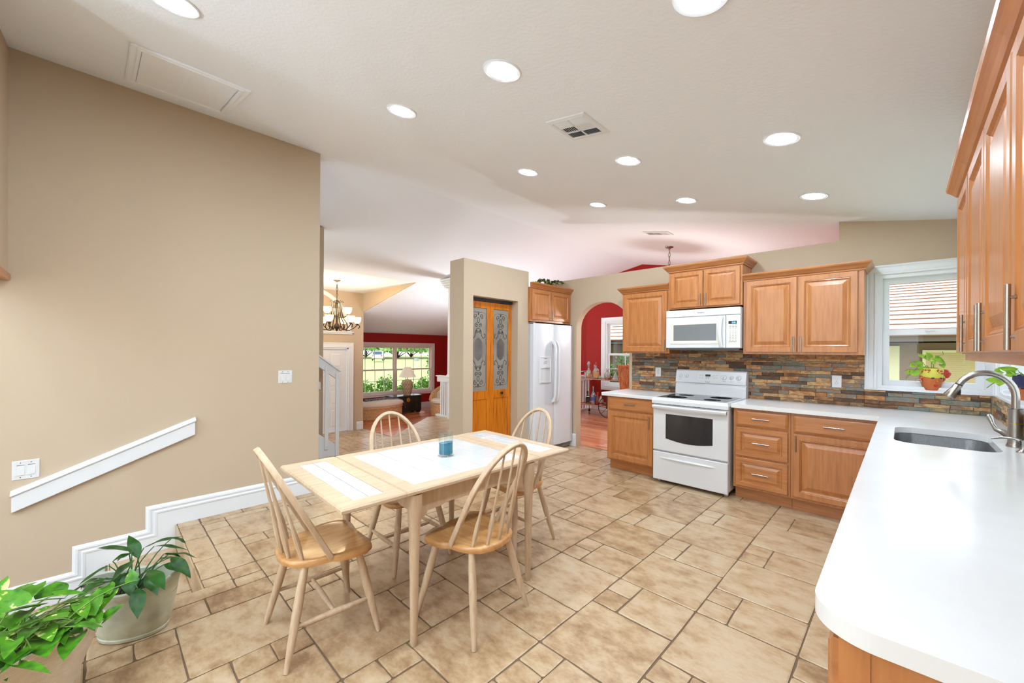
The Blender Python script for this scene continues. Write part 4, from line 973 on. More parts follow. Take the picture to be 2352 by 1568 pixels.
for s in (-1, 1):
    for sx in (-1, 1):
        g = G(); g.box(sx * .27 - .015, s * (ML - .35), .700, sx * .27 + .015, s * (ML + .2), .7225); g.obj('leaf_slide', M_PALE, t)
        g = G(); g.lathe([(0, 0), (.012, 0), (.012, -.018), (.008, -.022), (0, -.022)], (sx * .28, s * (ML + LL - .04), .720), 12); g.obj('bumper', M_WOOD, t, True)
# candle glass
t = thing('candle_glass', 'clear glass tumbler half filled with swirling teal wax on the table', 'candle', (-2.02, 1.49, .7505))
g = G(); g.lathe([(.0, .0), (.049, 0), (.050, .004), (.047, .008), (.045, .012), (.045, .150), (.043, .151), (.042, .148), (.042, .014), (0, .013)], seg=32); g.obj('glass', M_CLEAR, t, True)
g = G(); loops = []
for r, h in ((0.002, .0142), (.0415, .0142), (.0415, .05), (.0415, .082), (.002, .086)):
    loops.append([(r * math.cos(2 * PI * k / 32), r * math.sin(2 * PI * k / 32), h + (.006 * math.sin(2 * PI * k / 32 + 1) if h == .082 else 0)) for k in range(32)])
g.loft(loops); wx = g.obj('teal_wax', M_LIQ, t, True)
g = G(); g.tube([(.02, .0, .083), (.038, .0, .08)], .007, 8); g.obj('wick_holder', mat('dark_teal', (14, 84, 104), .3), wx)
# ------------------------------------------------------------------ Windsor chairs
def chair():
    t = thing('windsor_chair', 'x', 'chair', (0, 0, 0), 0, 'hoop-back chairs round the table')
    half = [(0, -.205), (.07, -.199), (.13, -.170), (.168, -.115), (.182, -.06), (.184, -.025), (.190, -.005), (.206, .012), (.218, .05), (.222, .10), (.214, .145), (.188, .178), (.13, .192), (.06, .184), (0, .178)]
    out = half + [(-x, y) for x, y in half[::-1][1:-1]]
    g = G(); bm = g.bm; n = len(out)
    def dz(x, y):
        d = min(1, math.hypot(x / .19, (y + .01) / .17)); return -.014 * (1 - d ** 2) + (.006 * max(0, 1 - abs(x) / .05) if y > .12 else 0)
    loops = [[(x * .90, y * .90, .400) for x, y in out], [(x * .985, y * .985, .406) for x, y in out], [(x, y, .416) for x, y in out], [(x * .995, y * .995, .430) for x, y in out], [(x * .96, y * .96, .436 + dz(x * .96, y * .96)) for x, y in out]]
    for k in (.82, .64, .44, .24): loops.append([(x * k, y * k, .436 + dz(x * k, y * k)) for x, y in out])
    g.loft(loops); g.obj('seat', M_SEAT, t, 50)
    def bz(z): return -.012 - .275 * ((z - .42) / .52)
    path = []
    for k in range(33):
        a = PI * k / 32; x = .188 * math.cos(a); q = math.sin(a)
        z = .68 + .255 * q; path.append((x, z))
    path = [(.180, .425), (.184, .50), (.187, .60)] + path + [(-.187, .60), (-.184, .50), (-.180, .425)]
    g = G(); g.tube([(x, bz(z), z) for x, z in path], 1, flat=(.013, .0115), up=(0, 1, 0)); g.obj('bow', M_PALE, t, True)
    for sx, sy, tx in ((-.140, -.125, -.135), (-.078, -.168, -.070), (0, -.180, 0), (.078, -.168, .070), (.140, -.125, .135)):
        zt = .68 + .255 * math.sqrt(max(0, 1 - (tx / .188) ** 2)) - .008
        a, b = Vector((sx, sy, .424)), Vector((tx, bz(zt), zt)); prof = [(0, .0075), (.12, .0105), (.22, .0125), (.30, .0115), (.42, .0075), (.7, .0062), (1, .005)]
        g = G(); g.tube([a.lerp(b, q) for q, _ in prof], [r for _, r in prof], 8); g.obj('spindle', M_PALE, t, True)
    feet = {}
    for sx in (-1, 1):
        for sy in (-1, 1):
            a, b = Vector((sx * .135, .125 if sy > 0 else -.115, .412)), Vector((sx * .212, .205 if sy > 0 else -.208, 0)); feet[sx, sy] = (a, b)
            prof = [(0, .0165), (.25, .0195), (.45, .0205), (.7, .0175), (.93, .0135), (1, .0115)]
            g = G(); g.tube([a.lerp(b, q) for q, _ in prof], [r for _, r in prof], 12); g.obj('leg', M_PALE, t, True)
    mids = []
    for sx in (-1, 1):
        p, q = feet[sx, 1][0].lerp(feet[sx, 1][1], .60), feet[sx, -1][0].lerp(feet[sx, -1][1], .60); mids.append(p.lerp(q, .5))
        g = G(); g.tube([p.lerp(q, k) for k in (0, .25, .5, .75, 1)], [.008, .012, .0145, .012, .008], 10); g.obj('stretcher', M_PALE, t, True)
    g = G(); g.tube([mids[0].lerp(mids[1], k) for k in (0, .25, .5, .75, 1)], [.008, .011, .0135, .011, .008], 10); g.obj('stretcher', M_PALE, t, True)
    return t
c = chair(); c.location = (-2.095, .785, 0); c.rotation_euler = (0, 0, R(-4)); c['label'] = 'pale hoop-back chair at the left end of the table, seen from the side'
gc = 'hoop-back chairs round the table'
n2 = dup(c, (-1.655, 1.405, 0), R(97), 'pale hoop-back chair nearest the camera, with no stretchers between its legs')
for ch in [q for q in n2.children if q.name.startswith('stretcher')]: bpy.data.objects.remove(ch)
dup(c, (-2.075, 2.165, 0), R(178), 'pale hoop-back chair at the far right end of the table, before the refrigerator')
dup(c, (-2.435, 1.48, 0), R(-91), 'pale hoop-back chair behind the table, before the stair gap')
# ------------------------------------------------------------------ plants
def leaf(g, base, tip, width, shape='heart', droop=.12, fold=.22, up=None, nt=8, wav=0):
    b, t = Vector(base), Vector(tip); d = t - b; L = d.length; d.normalize()
    cam_ = (Vector((0, 0, CAM_H)) - (b + t) / 2).normalized(); u = Vector(up) if up else (Vector((0, 0, .7)) + cam_ * 1.5 + Vector((rnd.uniform(-.35, .35), rnd.uniform(-.35, .35), 0)))
    s = d.cross(u)
    if s.length < 1e-3: s = Vector((1, 0, 0))
    s.normalize(); n = s.cross(d).normalized()
    rows = []; ph = rnd.uniform(0, 6)
    for i in range(nt + 1):
        q = i / nt
        if shape == 'heart':
            wq = math.sin(PI * min(1, (q * .86 + .14) ** .62)) ** .85 if q < 1 else 0; back = .13 * max(0, 1 - q * 4)
        else:
            wq = math.sin(PI * q ** .8) ** .9; back = 0
        wq = max(wq, .02) * width / 2; row = []
        for k in (-1, -.55, 0, .55, 1):
            p = b + d * (L * (q - back * abs(k))) + s * (wq * k) + n * (fold * abs(k) * wq - droop * L * (q * q - q * .5) + wav * wq * math.sin(9 * q + ph + k))
            row.append(g.bm.verts.new(p))
        rows.append(row)
    for a, c in zip(rows, rows[1:]):
        for k in range(4): g.bm.faces.new((a[k], a[k + 1], c[k + 1], c[k]))
def leaf_mat(name, c1, c2, c3=None, rough=.35, veins=0):
    cols = [(.25, c1), (.55, c2)] + ([(.66, c2), (.72, c3)] if c3 else [])
    m = ramp_mat(name, cols, rough, .22, 28, (1, 1, 1), detail=4, spec=.3)
    return m
M_POTHOS = leaf_mat('pothos_leaf', (26, 78, 14), (76, 134, 26), (196, 204, 118))
M_LILY = leaf_mat('peace_lily_leaf', (12, 40, 12), (34, 78, 20))
M_STEM = mat('plant_stem', (108, 140, 52), .5)
M_DSTEM = mat('lily_stem', (52, 92, 40), .5)
def arc(a, b, lift, n=5):
    a, b = Vector(a), Vector(b); return [a.lerp(b, k / n) + Vector((0, 0, lift * math.sin(PI * k / n))) for k in range(n + 1)]
def solidify(o, th=.0006):
    m = o.modifiers.new('thickness', 'SOLIDIFY'); m.thickness = th
# striped planter with pothos
PL = Vector((-2.35, -.235, 0)); ang = math.atan2(-.215, .105)
t = thing('potted_pothos', 'bushy variegated pothos in a ribbed beige oblong planter at the bottom left corner', 'potted plant', PL)
ax, bx = Vector((math.cos(ang), math.sin(ang), 0)), Vector((-math.sin(ang), math.cos(ang), 0))
M_RIB = mat('ribbed_beige_clay', (228, 214, 194), .6); 
g = G(); loops = []; H_ = .305
def oval(k, ra, rb, z): 
    c_, s_ = math.cos(k), math.sin(k); e = .62; return ax * (ra * math.copysign(abs(c_) ** e, c_)) + bx * (rb * math.copysign(abs(s_) ** e, s_)) + Vector((0, 0, z))
N_ = 48
for i in range(0, 229):
    z = H_ * i / 228; q = i / 228; r = .0 if i in (0, 228) else (.0012 if i % 4 in (1, 2) else -.0009)
    loops.append([oval(2 * PI * k / N_, max(.14 + .11 * q + r, .1), .075 + .075 * q + r, z) for k in range(N_)])
for q, z in ((-.012, H_ + .001), (-.016, H_ - .05)): loops.append([oval(2 * PI * k / N_, .25 + q, .15 + q, z) for k in range(N_)])
g.loft(loops, cap1=False); g.obj('planter', M_RIB, t)
g = G(); g.face([oval(2 * PI * k / N_, .235, .136, H_ - .045) for k in range(N_)]); g.obj('soil', M_SOIL, t)
POTHOS_STEMS = G(); LV = G()
for l in POTHOS:
    b, tp, W_ = Vector(l[:3]) - PL, Vector(l[3:6]) - PL, l[6]
    leaf(LV, b, tp, W_ * 1.3)
    a = ax * rnd.uniform(-.18, .2) + bx * rnd.uniform(-.08, .08) + Vector((0, 0, H_ - .05)); POTHOS_STEMS.tube(arc(a, b, .05), [.004, .0035, .003, .0025, .002, .002], 5)
for i in range(34):
    k = rnd.uniform(0, 2 * PI); rr_ = rnd.uniform(.2, 1.05); b = ax * (.24 * rr_ * math.cos(k)) + bx * (.15 * rr_ * math.sin(k)) + Vector((0, 0, H_ + rnd.uniform(-.03, .05) - .02 * rr_))
    dr = (ax * math.cos(k) * rnd.uniform(.2, 1) + bx * math.sin(k) * rnd.uniform(.2, 1) + Vector((rnd.uniform(-.5, .5), rnd.uniform(-.5, .5), rnd.uniform(-.5, .35)))).normalized()
    L = rnd.uniform(.065, .10); leaf(LV, b, b + dr * L, L * rnd.uniform(.55, .72), up=(rnd.uniform(-.4, .4), rnd.uniform(-.4, .4), 1))
    a = ax * (.2 * rr_ * math.cos(k)) + bx * (.1 * rr_ * math.sin(k)) + Vector((0, 0, H_ - .05)); POTHOS_STEMS.tube(arc(a, b, .03, 3), .0022, 4)
POTHOS_STEMS.obj('stems', M_STEM, t, True); o = LV.obj('leaves', M_POTHOS, t, 60)
# green tub with a peace lily
PP = Vector((-2.72, .12, 0)); ang2 = R(62)
t = thing('potted_peace_lily', 'peace lily with dark drooping leaves in a pale green oval tub by the stair well', 'potted plant', PP)
ax, bx = Vector((math.cos(ang2), math.sin(ang2), 0)), Vector((-math.sin(ang2), math.cos(ang2), 0))
M_TUB = mat('pale_green_stoneware', (194, 198, 178), .55, noise_=(9, .14), bump=(40, .25, .002))
g = G(); N_ = 48
def el(k, ra, rb, z, lift=0): return ax * (ra * math.cos(k)) + bx * (rb * math.sin(k)) + Vector((0, 0, z + lift * abs(math.cos(k)) ** 2.5))
PRF = [(.125, .085, 0), (.135, .094, .004), (.138, .097, .018), (.134, .093, .022), (.140, .098, .030), (.152, .108, .07), (.165, .118, .13), (.175, .125, .19), (.182, .130, .216), (.188, .136, .226), (.193, .141, .236), (.194, .142, .250), (.189, .137, .257), (.180, .128, .250), (.174, .122, .20), (.172, .118, .17)]
g.loft([[el(2 * PI * k / N_, a, b, z, .035 * max(0, (z - .05) / .2) if z > .05 else 0) for k in range(N_)] for a, b, z in PRF], cap1=False); g.obj('tub', M_TUB, t, True)
g = G(); g.face([el(2 * PI * k / N_, .172, .120, .185) for k in range(N_)]); g.obj('soil', M_SOIL, t)
ST = G(); LV = G()
for l in LILY:
    b, tp, W_ = Vector(l[:3]) - PP, Vector(l[3:6]) - PP, l[6]
    tp = b + (tp - b) * 1.06; leaf(LV, b, tp, W_ * .86, 'lance', droop=.20, fold=.22, nt=14, wav=.13)
    a = ax * rnd.uniform(-.06, .03) + bx * rnd.uniform(-.03, .03) + Vector((0, 0, .185)); ST.tube(arc(a, b, .03 * rnd.uniform(.5, 1.5)), [.004, .0035, .003, .0028, .0025, .0022], 5)
for i in range(7):
    k = R(200 + 37 * i); b = ax * (.13 * math.cos(k)) + bx * (.10 * math.sin(k)) + Vector((0, 0, .30 + .02 * (i % 3))); dr = (ax * math.cos(k) + bx * math.sin(k) + Vector((0, 0, -.35))).normalized()
    leaf(LV, b, b + dr * .13, .055, 'lance', droop=.25, fold=.22, nt=14, wav=.13); ST.tube(arc(Vector((0, 0, .185)), b, .02), [.004, .0035, .003, .0028, .0025, .0022], 5)
ST.obj('stems', M_DSTEM, t, True); LV.obj('leaves', M_LILY, t, 60)
# ivy on top of the refrigerator cabinet
t = thing('ivy_sprig', 'small leafy ivy sprig lying on top of the refrigerator cabinet', 'plant', (-3.72, 4.60, 2.335))
LV = G(); ST = G()
for i in range(9):
    a = R(360 * i / 9); e = Vector((math.cos(a) * .13, math.sin(a) * .28, rnd.uniform(.03, .10))); p = arc((0, 0, 0), e, .06, 6); ST.tube(p, .003, 5)
    for q in p[1:]:
        for _ in range(3):
            d = Vector((rnd.uniform(-1, 1), rnd.uniform(-1, 1), rnd.uniform(-.3, .8))).normalized(); leaf(LV, q, q + d * rnd.uniform(.035, .055), .032, nt=4)
ST.obj('stems', M_STEM, t); LV.obj('leaves', leaf_mat('ivy_leaf', (30, 60, 22), (84, 112, 52), (190, 190, 120)), t)
# clay face pots on the window sill
M_TERRA = mat('terracotta', (196, 104, 50), .6, noise_=(8, .10))
M_ROSE = mat('red_glaze', (196, 56, 40), .35, noise_=(20, .2))
M_YEL = mat('yellow_glaze', (214, 206, 84), .4)
M_NAVY = mat('navy_glaze', (44, 46, 86), .4)
def facepot(name, label, loc, rz, band, sc=1.0, motif=True):
    t = thing(name, label, 'flower pot', loc, rz, 'clay face pots'); t.scale = (sc, sc, sc)
    g = G(); g.lathe([(.036, 0), (.040, .004), (.052, .05), (.057, .085), (.058, .108), (.054, .108), (.05, .07), (0, .066)], seg=36); hd = g.obj('pot', M_TERRA, t, True)
    g = G(); N_ = 36; lo = lambda k: .098 - .012 * math.cos(k + PI / 2)
    L_ = []
    for rr_, zz in ((.0575, 0), (.060, .004), (.061, .05), (.061, None), (.055, None), (.055, .05)):
        L_.append([(rr_ * math.cos(2 * PI * k / N_), rr_ * math.sin(2 * PI * k / N_), .152 if zz is None else lo(2 * PI * k / N_) + zz) for k in range(N_)])
    g.loft(L_, cap0=False, cap1=False); bnd = g.obj('headband', band, t, True)
    if motif:
        g = G()
        for i in range(26):
            a = rnd.uniform(PI, 2 * PI); z = rnd.uniform(.112, .145); q = rnd.choice((.003, .005)); c = Vector((.0612 * math.cos(a), .0612 * math.sin(a), z)); n_ = Vector((math.cos(a), math.sin(a), 0))
            g.lathe([(q * .4, .0008), (q, .0010), (q * 1.3, 0)], c, 10, n_)
        g.obj('flower_motifs', mat('rust_motif', (176, 80, 40), .5), bnd)
    g = G(); g.bm.verts.new; g.loft([[(x * s, -.050 - d * .8, z) for x, z in ((-.006, .082), (-.009, .058), (0, .054), (.009, .058), (.006, .082), (0, .086))] for s, d in ((1, .0), (.6, .012), (.2, .016))]); g.obj('nose', M_TERRA, hd, True)
    for s in (-1, 1):
        g = G(); g.lathe([(0, .003), (.006, .002), (.009, 0)], (s * .022, -.0535, .087), 14, (s * .3, -1, 0), 1.2, .6); g.obj('eye', M_BLACK, hd, True)
        g = G(); g.tube([(s * .056, -.01, .088), (s * .066, -.008, .082), (s * .064, -.006, .068), (s * .055, -.008, .062)], [.006, .008, .007, .004], 8); g.obj('ear', M_TERRA, hd, True)
        g = G(); g.tube([(s * (.078 + .016 * math.cos(2 * PI * k / 20)), -.012, .058 + .016 * math.sin(2 * PI * k / 20)) for k in range(21)], .0012, 6, cap=False); g.obj('hoop_earring', M_CHROME, hd, True)
    g = G(); g.tube([(.010 * math.cos(2 * PI * k / 12), -.048, .036 + .007 * math.sin(2 * PI * k / 12)) for k in range(13)], .0035, 8, cap=False); g.obj('lips', M_ROSE, hd, True)
    g = G()
    for i in range(16):
        a = i * 2.4; rr_ = .006 + .0011 * i; c = Vector((.068 + rr_ * math.cos(a) * .8, -.028 + rr_ * math.sin(a) * .3, .118 + rr_ * math.sin(a)))
        g.lathe([(0.0005, .006), (.010, .004), (.011, 0), (.006, -.003), (.0005, -.004)], c, 8, (math.cos(a) * .6, -.8, math.sin(a) * .6))
    g.obj('rose', M_ROSE, t, True)
    g = G(); g.lathe([(0, .1), (.054, .1)], seg=24); g.obj('soil', M_SOIL, t)
    ST = G(); LV = G(); vines = [[(0, 0, .1), (.0, 0, .20), (.03, 0, .235), (.06, -.01, .25), (.055, -.01, .27)], [(0, 0, .1), (-.04, 0, .18), (-.09, 0, .14), (-.13, -.01, .10), (-.15, -.01, .075)], [(0, 0, .1), (.02, .01, .17), (.0, .01, .215), (-.03, 0, .23)], [(0, 0, .12), (-.03, -.01, .17), (-.07, -.01, .15)]]
    for v in vines: ST.tube(v, .0022, 5)
    for b, e, W_ in [((-.01, 0, .22), (-.035, -.01, .262), .05), ((-.03, 0, .225), (-.085, -.01, .245), .036), ((.0, 0, .215), (.01, -.02, .18), .04), ((.02, 0, .225), (.075, -.01, .185), .045), ((-.05, 0, .175), (-.11, -.01, .195), .04), ((-.08, -.01, .16), (-.04, -.02, .15), .035), ((-.10, -.01, .135), (-.105, -.015, .09), .055), ((-.12, -.01, .12), (-.155, -.01, .125), .035), ((.055, 0, .18), (.06, -.015, .155), .038), ((-.10, 0, .175), (-.125, -.01, .16), .04)]:
        leaf(LV, b, e, W_, up=(0, -1, .5), nt=6)
    ST.obj('stems', M_STEM, t); LV.obj('leaves', leaf_mat('vine_leaf', (86, 140, 24), (140, 178, 44), (216, 224, 130)), t, 60)
    return t
facepot('face_pot', 'terracotta face pot with a yellow headband and red rose on the left window sill', (.175, 4.93, 1.0925), R(28), M_YEL, 1.22)
facepot('face_pot', 'terracotta face pot with a navy headband, partly hidden behind the faucet on the right sill', (.565, 4.02, 1.0925), R(-8), M_NAVY, 1.15, False)
# ------------------------------------------------------------------ stairs guard, railings, column
def gthing(name, label, cat, loc, group=None): return thing(name, label, cat, loc, 0, group)
t = gthing('stair_guard', 'white sloping stair guard with bolted flat balusters beside the tan wall end', 'railing', (-5.4, 1.8, LOW))
o = Vector((-5.4, 1.8, LOW)); F = lambda u, v, w: Vector((-5.4 + w, u, v)) - o
zr = lambda y: 1.128 - .75 * (y - 2.20)
g = G(); g.prism([(.9, zr(.9)), (2.21, zr(2.21)), (2.21, zr(2.21) - .13), (.9, zr(.9) - .13)], -.02, .02, F); g.prism([(.9, zr(.9)), (2.23, zr(2.23)), (2.23, zr(2.23) + .022), (.9, zr(.9) + .022)], -.04, .04, F); g.obj('top_rail', M_WHITE, t, bevel=.003)
zs = lambda y: .13 - .75 * (y - 2.20)
g = G(); g.prism([(.9, zs(.9)), (2.21, zs(2.21)), (2.21, LOW), (.9, LOW)], -.02, .02, F); g.obj('skirt_board', M_WHITE, t, bevel=.003)
for y in (1.12, 1.28, 1.44, 1.60, 1.76, 1.905, 2.05, 2.187):
    g = G(); g.box(y - .022, zs(y) - .14, .02, y + .022, zr(y) - .05, .045, F); b = g.obj('baluster', M_WHITE, t, bevel=.004)
    g = G()
    for z in (zr(y) - .08, zr(y) - .11, zs(y) - .03, zs(y) - .11): g.lathe([(0, .006), (.006, .004), (.007, 0)], F(y, z, .045), 8, (1, 0, 0))
    g.obj('bolts', M_PLAST, b)
t = gthing('stair_handrail', 'white handrail fixed to the brown stair wall behind the stair guard', 'handrail', (-5.58, 1.6, .5))
g = G(); F = lambda u, v, w: Vector((-5.63 + w + 5.58, u - 1.6, v - .5))
g.prism([(.8, 1.80), (2.06, .86), (2.06, .96), (.8, 1.90)], .0, .035, F); g.obj('board', M_WHITE, t, bevel=.004)
t = gthing('porch_column', 'round white column with a square capital beside the pantry wall', 'column', (-6.66, 5.06, 0))
g = G(); g.box(-.03, -.09, 0, .15, .09, .76); g.box(-.12, -.12, .76, .17, .12, .84); g.box(-.04, -.10, 0, .17, .10, .12); g.obj('pedestal', M_WHITE, t, bevel=.006)
g = G(); g.lathe([(.13, .84), (.135, .87), (.12, .895), (.105, .91), (.10, .93), (.098, 2.0), (.09, 2.60), (.10, 2.615), (.10, 2.64), (.09, 2.65), (.11, 2.69)], seg=28); g.obj('shaft', M_WHITE, t, True)
g = G()
for a, b, r in ((2.69, 2.73, .13), (2.73, 2.78, .155), (2.78, 2.82, .175), (2.82, 2.865, .195)): g.box(-r, -r, a, r, r, b)
g.obj('capital', M_WHITE, t, bevel=.006)
def rail(name, label, p, q, h, n, z0, group):
    p, q = Vector(p), Vector(q); d = (q - p).normalized(); t = gthing(name, label, 'railing', p, group); L = (q - p).length; nn = Vector((-d.y, d.x, 0)); F = lambda u, v, w: d * u + nn * w + Vector((0, 0, v))
    g = G(); g.box(-.03, h - .02, -.055, L, h, .055, F); g.box(0, h - .13, -.04, L, h - .02, .04, F); g.obj('top_rail', M_WHITE, t, bevel=.004)
    g = G(); g.box(-.05, z0, -.04, L, z0 + .04, .04, F); g.obj('bottom_rail', M_WHITE, t, bevel=.004)
    for i in range(n):
        u = .11 + (L - .2) * i / max(1, n - 1); g = G(); g.box(u - .018, z0 + .04, -.018, u + .018, h - .13, .018, F); g.obj('baluster', M_WHITE, t)
rail('guard_railing', 'white guard railing left of the column, in front of the wicker chair', (-7.14, 5.06, 0), (-6.72, 5.06, 0), .87, 4, .0, 'white guard railings')
rail('guard_railing', 'white guard railing in the dining room behind the bar cart', (-5.47, 5.3, 0), (-5.47, 8.38, 0), .84, 26, .0, 'white guard railings')
# ------------------------------------------------------------------ foyer chandelier
CH = Vector((-8.15, 3.30, DZ))
t = gthing('chandelier', 'dark iron chandelier with glowing cream glass bowls hanging in the foyer', 'chandelier', CH)
g = G(); g.lathe([(0, 0), (.07, 0), (.07, -.012), (.03, -.03), (.012, -.04), (0, -.04)], seg=20); g.obj('canopy', M_IRON, t, True)
g = G(); chain(g, 0, 0, -.04, -.40, .022, .005); g.obj('chain', M_IRON, t, True)
g = G(); g.lathe([(0, -.38), (.02, -.40), (.045, -.42), (.05, -.44), (.02, -.47), (.016, -.60), (.02, -.86), (.05, -.90), (.06, -.94), (.03, -.98), (.02, -1.01), (0, -1.03)], seg=16); g.obj('stem', M_IRON, t, True)
M_GLOW = mat('lit_amber_glass', (255, 226, 160), .4, emit=((255, 214, 140), 5.0))
for i in range(6):
    a = R(60 * i + 18); d = Vector((math.cos(a), math.sin(a), 0)); P = lambda r, z: d * r + Vector((0, 0, z))
    g = G(); g.tube([P(.13, -.45), P(.10, -.42), P(.085, -.44), P(.09, -.52), P(.085, -.62), P(.12, -.75), P(.19, -.86), P(.21, -.95), P(.17, -1.0), P(.13, -.97), P(.14, -.92)], .010, 8)
    g.tube([P(.17, -1.0), P(.25, -1.0), P(.34, -.94), P(.40, -.88), P(.44, -.90), P(.44, -.94), P(.41, -.95)], .009, 8); ar = g.obj('arm', M_IRON, t, True)
    g = G(); g.lathe([(0, -.885), (.03, -.88), (.03, -.865), (.02, -.85)], P(.39, 0), 14); g.obj('cup', M_IRON, ar, True)
    g = G(); g.lathe([(.02, -.86), (.045, -.845), (.068, -.81), (.075, -.765), (.076, -.73), (.072, -.73), (.068, -.77), (.04, -.84), (.015, -.85)], P(.39, 0), 20); g.obj('glass_bowl', M_GLOW, ar, True)
for i in range(3):
    a = R(120 * i + 45); d = Vector((math.cos(a), math.sin(a), 0)); P = lambda r, z: d * r + Vector((0, 0, z))
    g = G(); g.tube([P(.02, -.72), P(.10, -.76), P(.19, -.72), P(.22, -.68)], .009, 8); ar = g.obj('arm', M_IRON, t, True)
    g = G(); g.lathe([(.02, -.68), (.045, -.665), (.068, -.63), (.075, -.585), (.076, -.55), (.072, -.55), (.04, -.66), (.015, -.67)], P(.22, 0), 20); g.obj('glass_bowl', M_GLOW, ar, True)
pl_ = bpy.data.lights.new('bulb_glow', 'POINT'); pl_.energy = 70; pl_.color = (1, .78, .45); pl_.shadow_soft_size = .15
lo = bpy.data.objects.new('bulb_glow', pl_); COL.objects.link(lo); lo.parent = t; lo.location = (0, 0, -.45)
# ------------------------------------------------------------------ living room
M_WICK = ramp_mat('wicker', [(.3, (176, 130, 84)), (.55, (216, 174, 122)), (.8, (234, 200, 154))], .6, 0, 30, (1, 1, 2), bump=(.6, .006))
M_LINEN = mat('cream_linen', (234, 224, 206), .85, bump=(40, .25, .004))
TX = Vector((-11.15, 6.60, LOW))
t = gthing('lacquered_chest', 'black lacquered trunk with a brass lock plate under the living room window', 'trunk', TX)
M_LACQ = mat('black_lacquer', (34, 28, 24), .25, noise_=(4, .5))
M_LACT = mat('green_black_lacquer', (44, 58, 50), .2)
g = G(); g.box(-.24, -.48, .05, .24, .48, .50); g.box(-.22, -.46, 0, -.12, -.36, .05); g.box(-.22, .36, 0, -.12, .46, .05); g.box(.12, -.46, 0, .22, -.36, .05); g.box(.12, .36, 0, .22, .46, .05); g.obj('body', M_LACQ, t, bevel=.006)
g = G(); g.box(-.255, -.50, .505, .255, .50, .545); g.obj('lid', M_LACT, t, bevel=.006)
g = G(); g.lathe([(0, .008), (.06, .006), (.065, 0)], (.24, .02, .41), 24, (1, 0, 0)); g.box(.242, .0, .37, .256, .04, .45); g.obj('lock_plate', M_BRASS, t, True)
t = gthing('table_lamp', 'large ceramic lamp with a lattice pattern and white cone shade on the black trunk', 'lamp', TX + Vector((0, .12, .546)))
g = G(); g.lathe([(.0, 0), (.105, 0), (.112, .02), (.13, .12), (.155, .25), (.16, .34), (.145, .42), (.10, .47), (.055, .485), (0, .486)], seg=32); bd = g.obj('base', mat('cream_ceramic', (226, 200, 168), .5), t, True)
g = G(); rb = lambda z: (.107 + (.16 - .107) * math.sin(min(1, z / .36) * PI / 2)) * (1 if z < .38 else max(.5, 1 - (z - .38) * 3.2)) + .003
for s in (-1, 1):
    for k in range(12): g.tube([(rb(z) * math.cos(2 * PI * k / 12 + s * z * 4), rb(z) * math.sin(2 * PI * k / 12 + s * z * 4), z) for z in [.02 + .44 * q / 14 for q in range(15)]], .0035, 5)
for z in (.19, .33): g.tube([(rb(z) * math.cos(2 * PI * k / 32), rb(z) * math.sin(2 * PI * k / 32), z) for k in range(33)], .004, 5)
g.obj('lattice', mat('brown_slip', (120, 92, 66), .6), bd)
g = G(); g.tube([(0, 0, .48), (0, 0, .60)], .012, 8); g.obj('neck', M_BRASS, t)
g = G(); g.lathe([(.265, .555), (.268, .56), (.10, .87), (.096, .87), (.262, .56)], seg=36); g.obj('lamp_shade', mat('ivory_shade', (240, 232, 218), .8, emit=((255, 240, 215), .25)), t, True)
OT = Vector((-10.75, 5.55, LOW))
t = gthing('wicker_ottoman', 'oval wicker ottoman with a cream cushion below the living room window', 'ottoman', OT)
g = G(); loops = []
for k, (r, z) in enumerate([(.94, 0), (.98, .03), (.97, .06)] + [(.96 + .015 * (i % 2), .08 + .03 * i) for i in range(8)] + [(1.0, .33), (.98, .35)]): loops.append([(.46 * r * math.cos(2 * PI * j / 40), .74 * r * math.sin(2 * PI * j / 40), z) for j in range(40)])
g.loft(loops); g.obj('basket_base', M_WICK, t, True)
g = G(); g.lathe([(0, .35), (.95, .35), (1.0, .375), (1.02, .42), (.98, .47), (.80, .505), (.4, .52), (0, .525)], seg=40, sx=.46, sy=.74); g.obj('cushion', M_LINEN, t, True)
t = gthing('throw_blanket', 'dark patterned throw folded over the end of the wicker ottoman', 'blanket', OT)
g = G(); loops = []
for i in range(17):
    a = i / 16; y = -.45 + 1.27 * a; e = min(1, abs(y) / .76); z = .525 - .09 * e ** 4 - (.22 * max(0, (y - .70) / .12) if y > .70 else 0)
    loops.append([(x + .02 * math.sin(9 * a), min(y, .80) + .01 * math.sin(5 * x * 9), z + .014 + dz_ + .012 * math.sin(17 * a + 30 * x)) for x, dz_ in ((-.16, -.005), (-.05, .012), (.05, .014), (.14, .004), (.14, -.02), (-.16, -.02))])
g.loft(loops); g.obj('cloth', ramp_mat('dark_throw', [(.35, (48, 44, 54)), (.5, (96, 90, 98)), (.62, (150, 140, 140))], .9, 0, 26), t, True)
CHR = Vector((-10.05, 7.35, LOW))
t = gthing('wicker_armchair', 'round wicker armchair with cream cushions behind the white railing', 'chair', CHR); t.rotation_euler = (0, 0, R(12))
g = G(); loops = []
for i in range(31):
    a = R(-30 + 240 * i / 30); hb = .42 + .50 * math.sin(min(PI, max(0, (a + .52) * PI / 4.19))) ** .7; loops.append([((r_) * math.cos(a) * 1.0, r_ * math.sin(a), z) for r_, z in ((.40, .0), (.43, .12), (.44, .30), (.46, hb - .03), (.485, hb), (.46, hb + .015), (.40, hb - .03), (.38, .34), (.36, .0))])
g.loft(loops); g.lathe([(.41, 0), (.42, .15), (.41, .32), (.38, .34), (0, .34)], seg=36); g.obj('frame', M_WICK, t, True)
g = G(); g.lathe([(0, .34), (.36, .34), (.40, .37), (.40, .43), (.35, .47), (0, .48)], seg=36); g.obj('seat_cushion', M_LINEN, t, True)
g = G(); loops = []
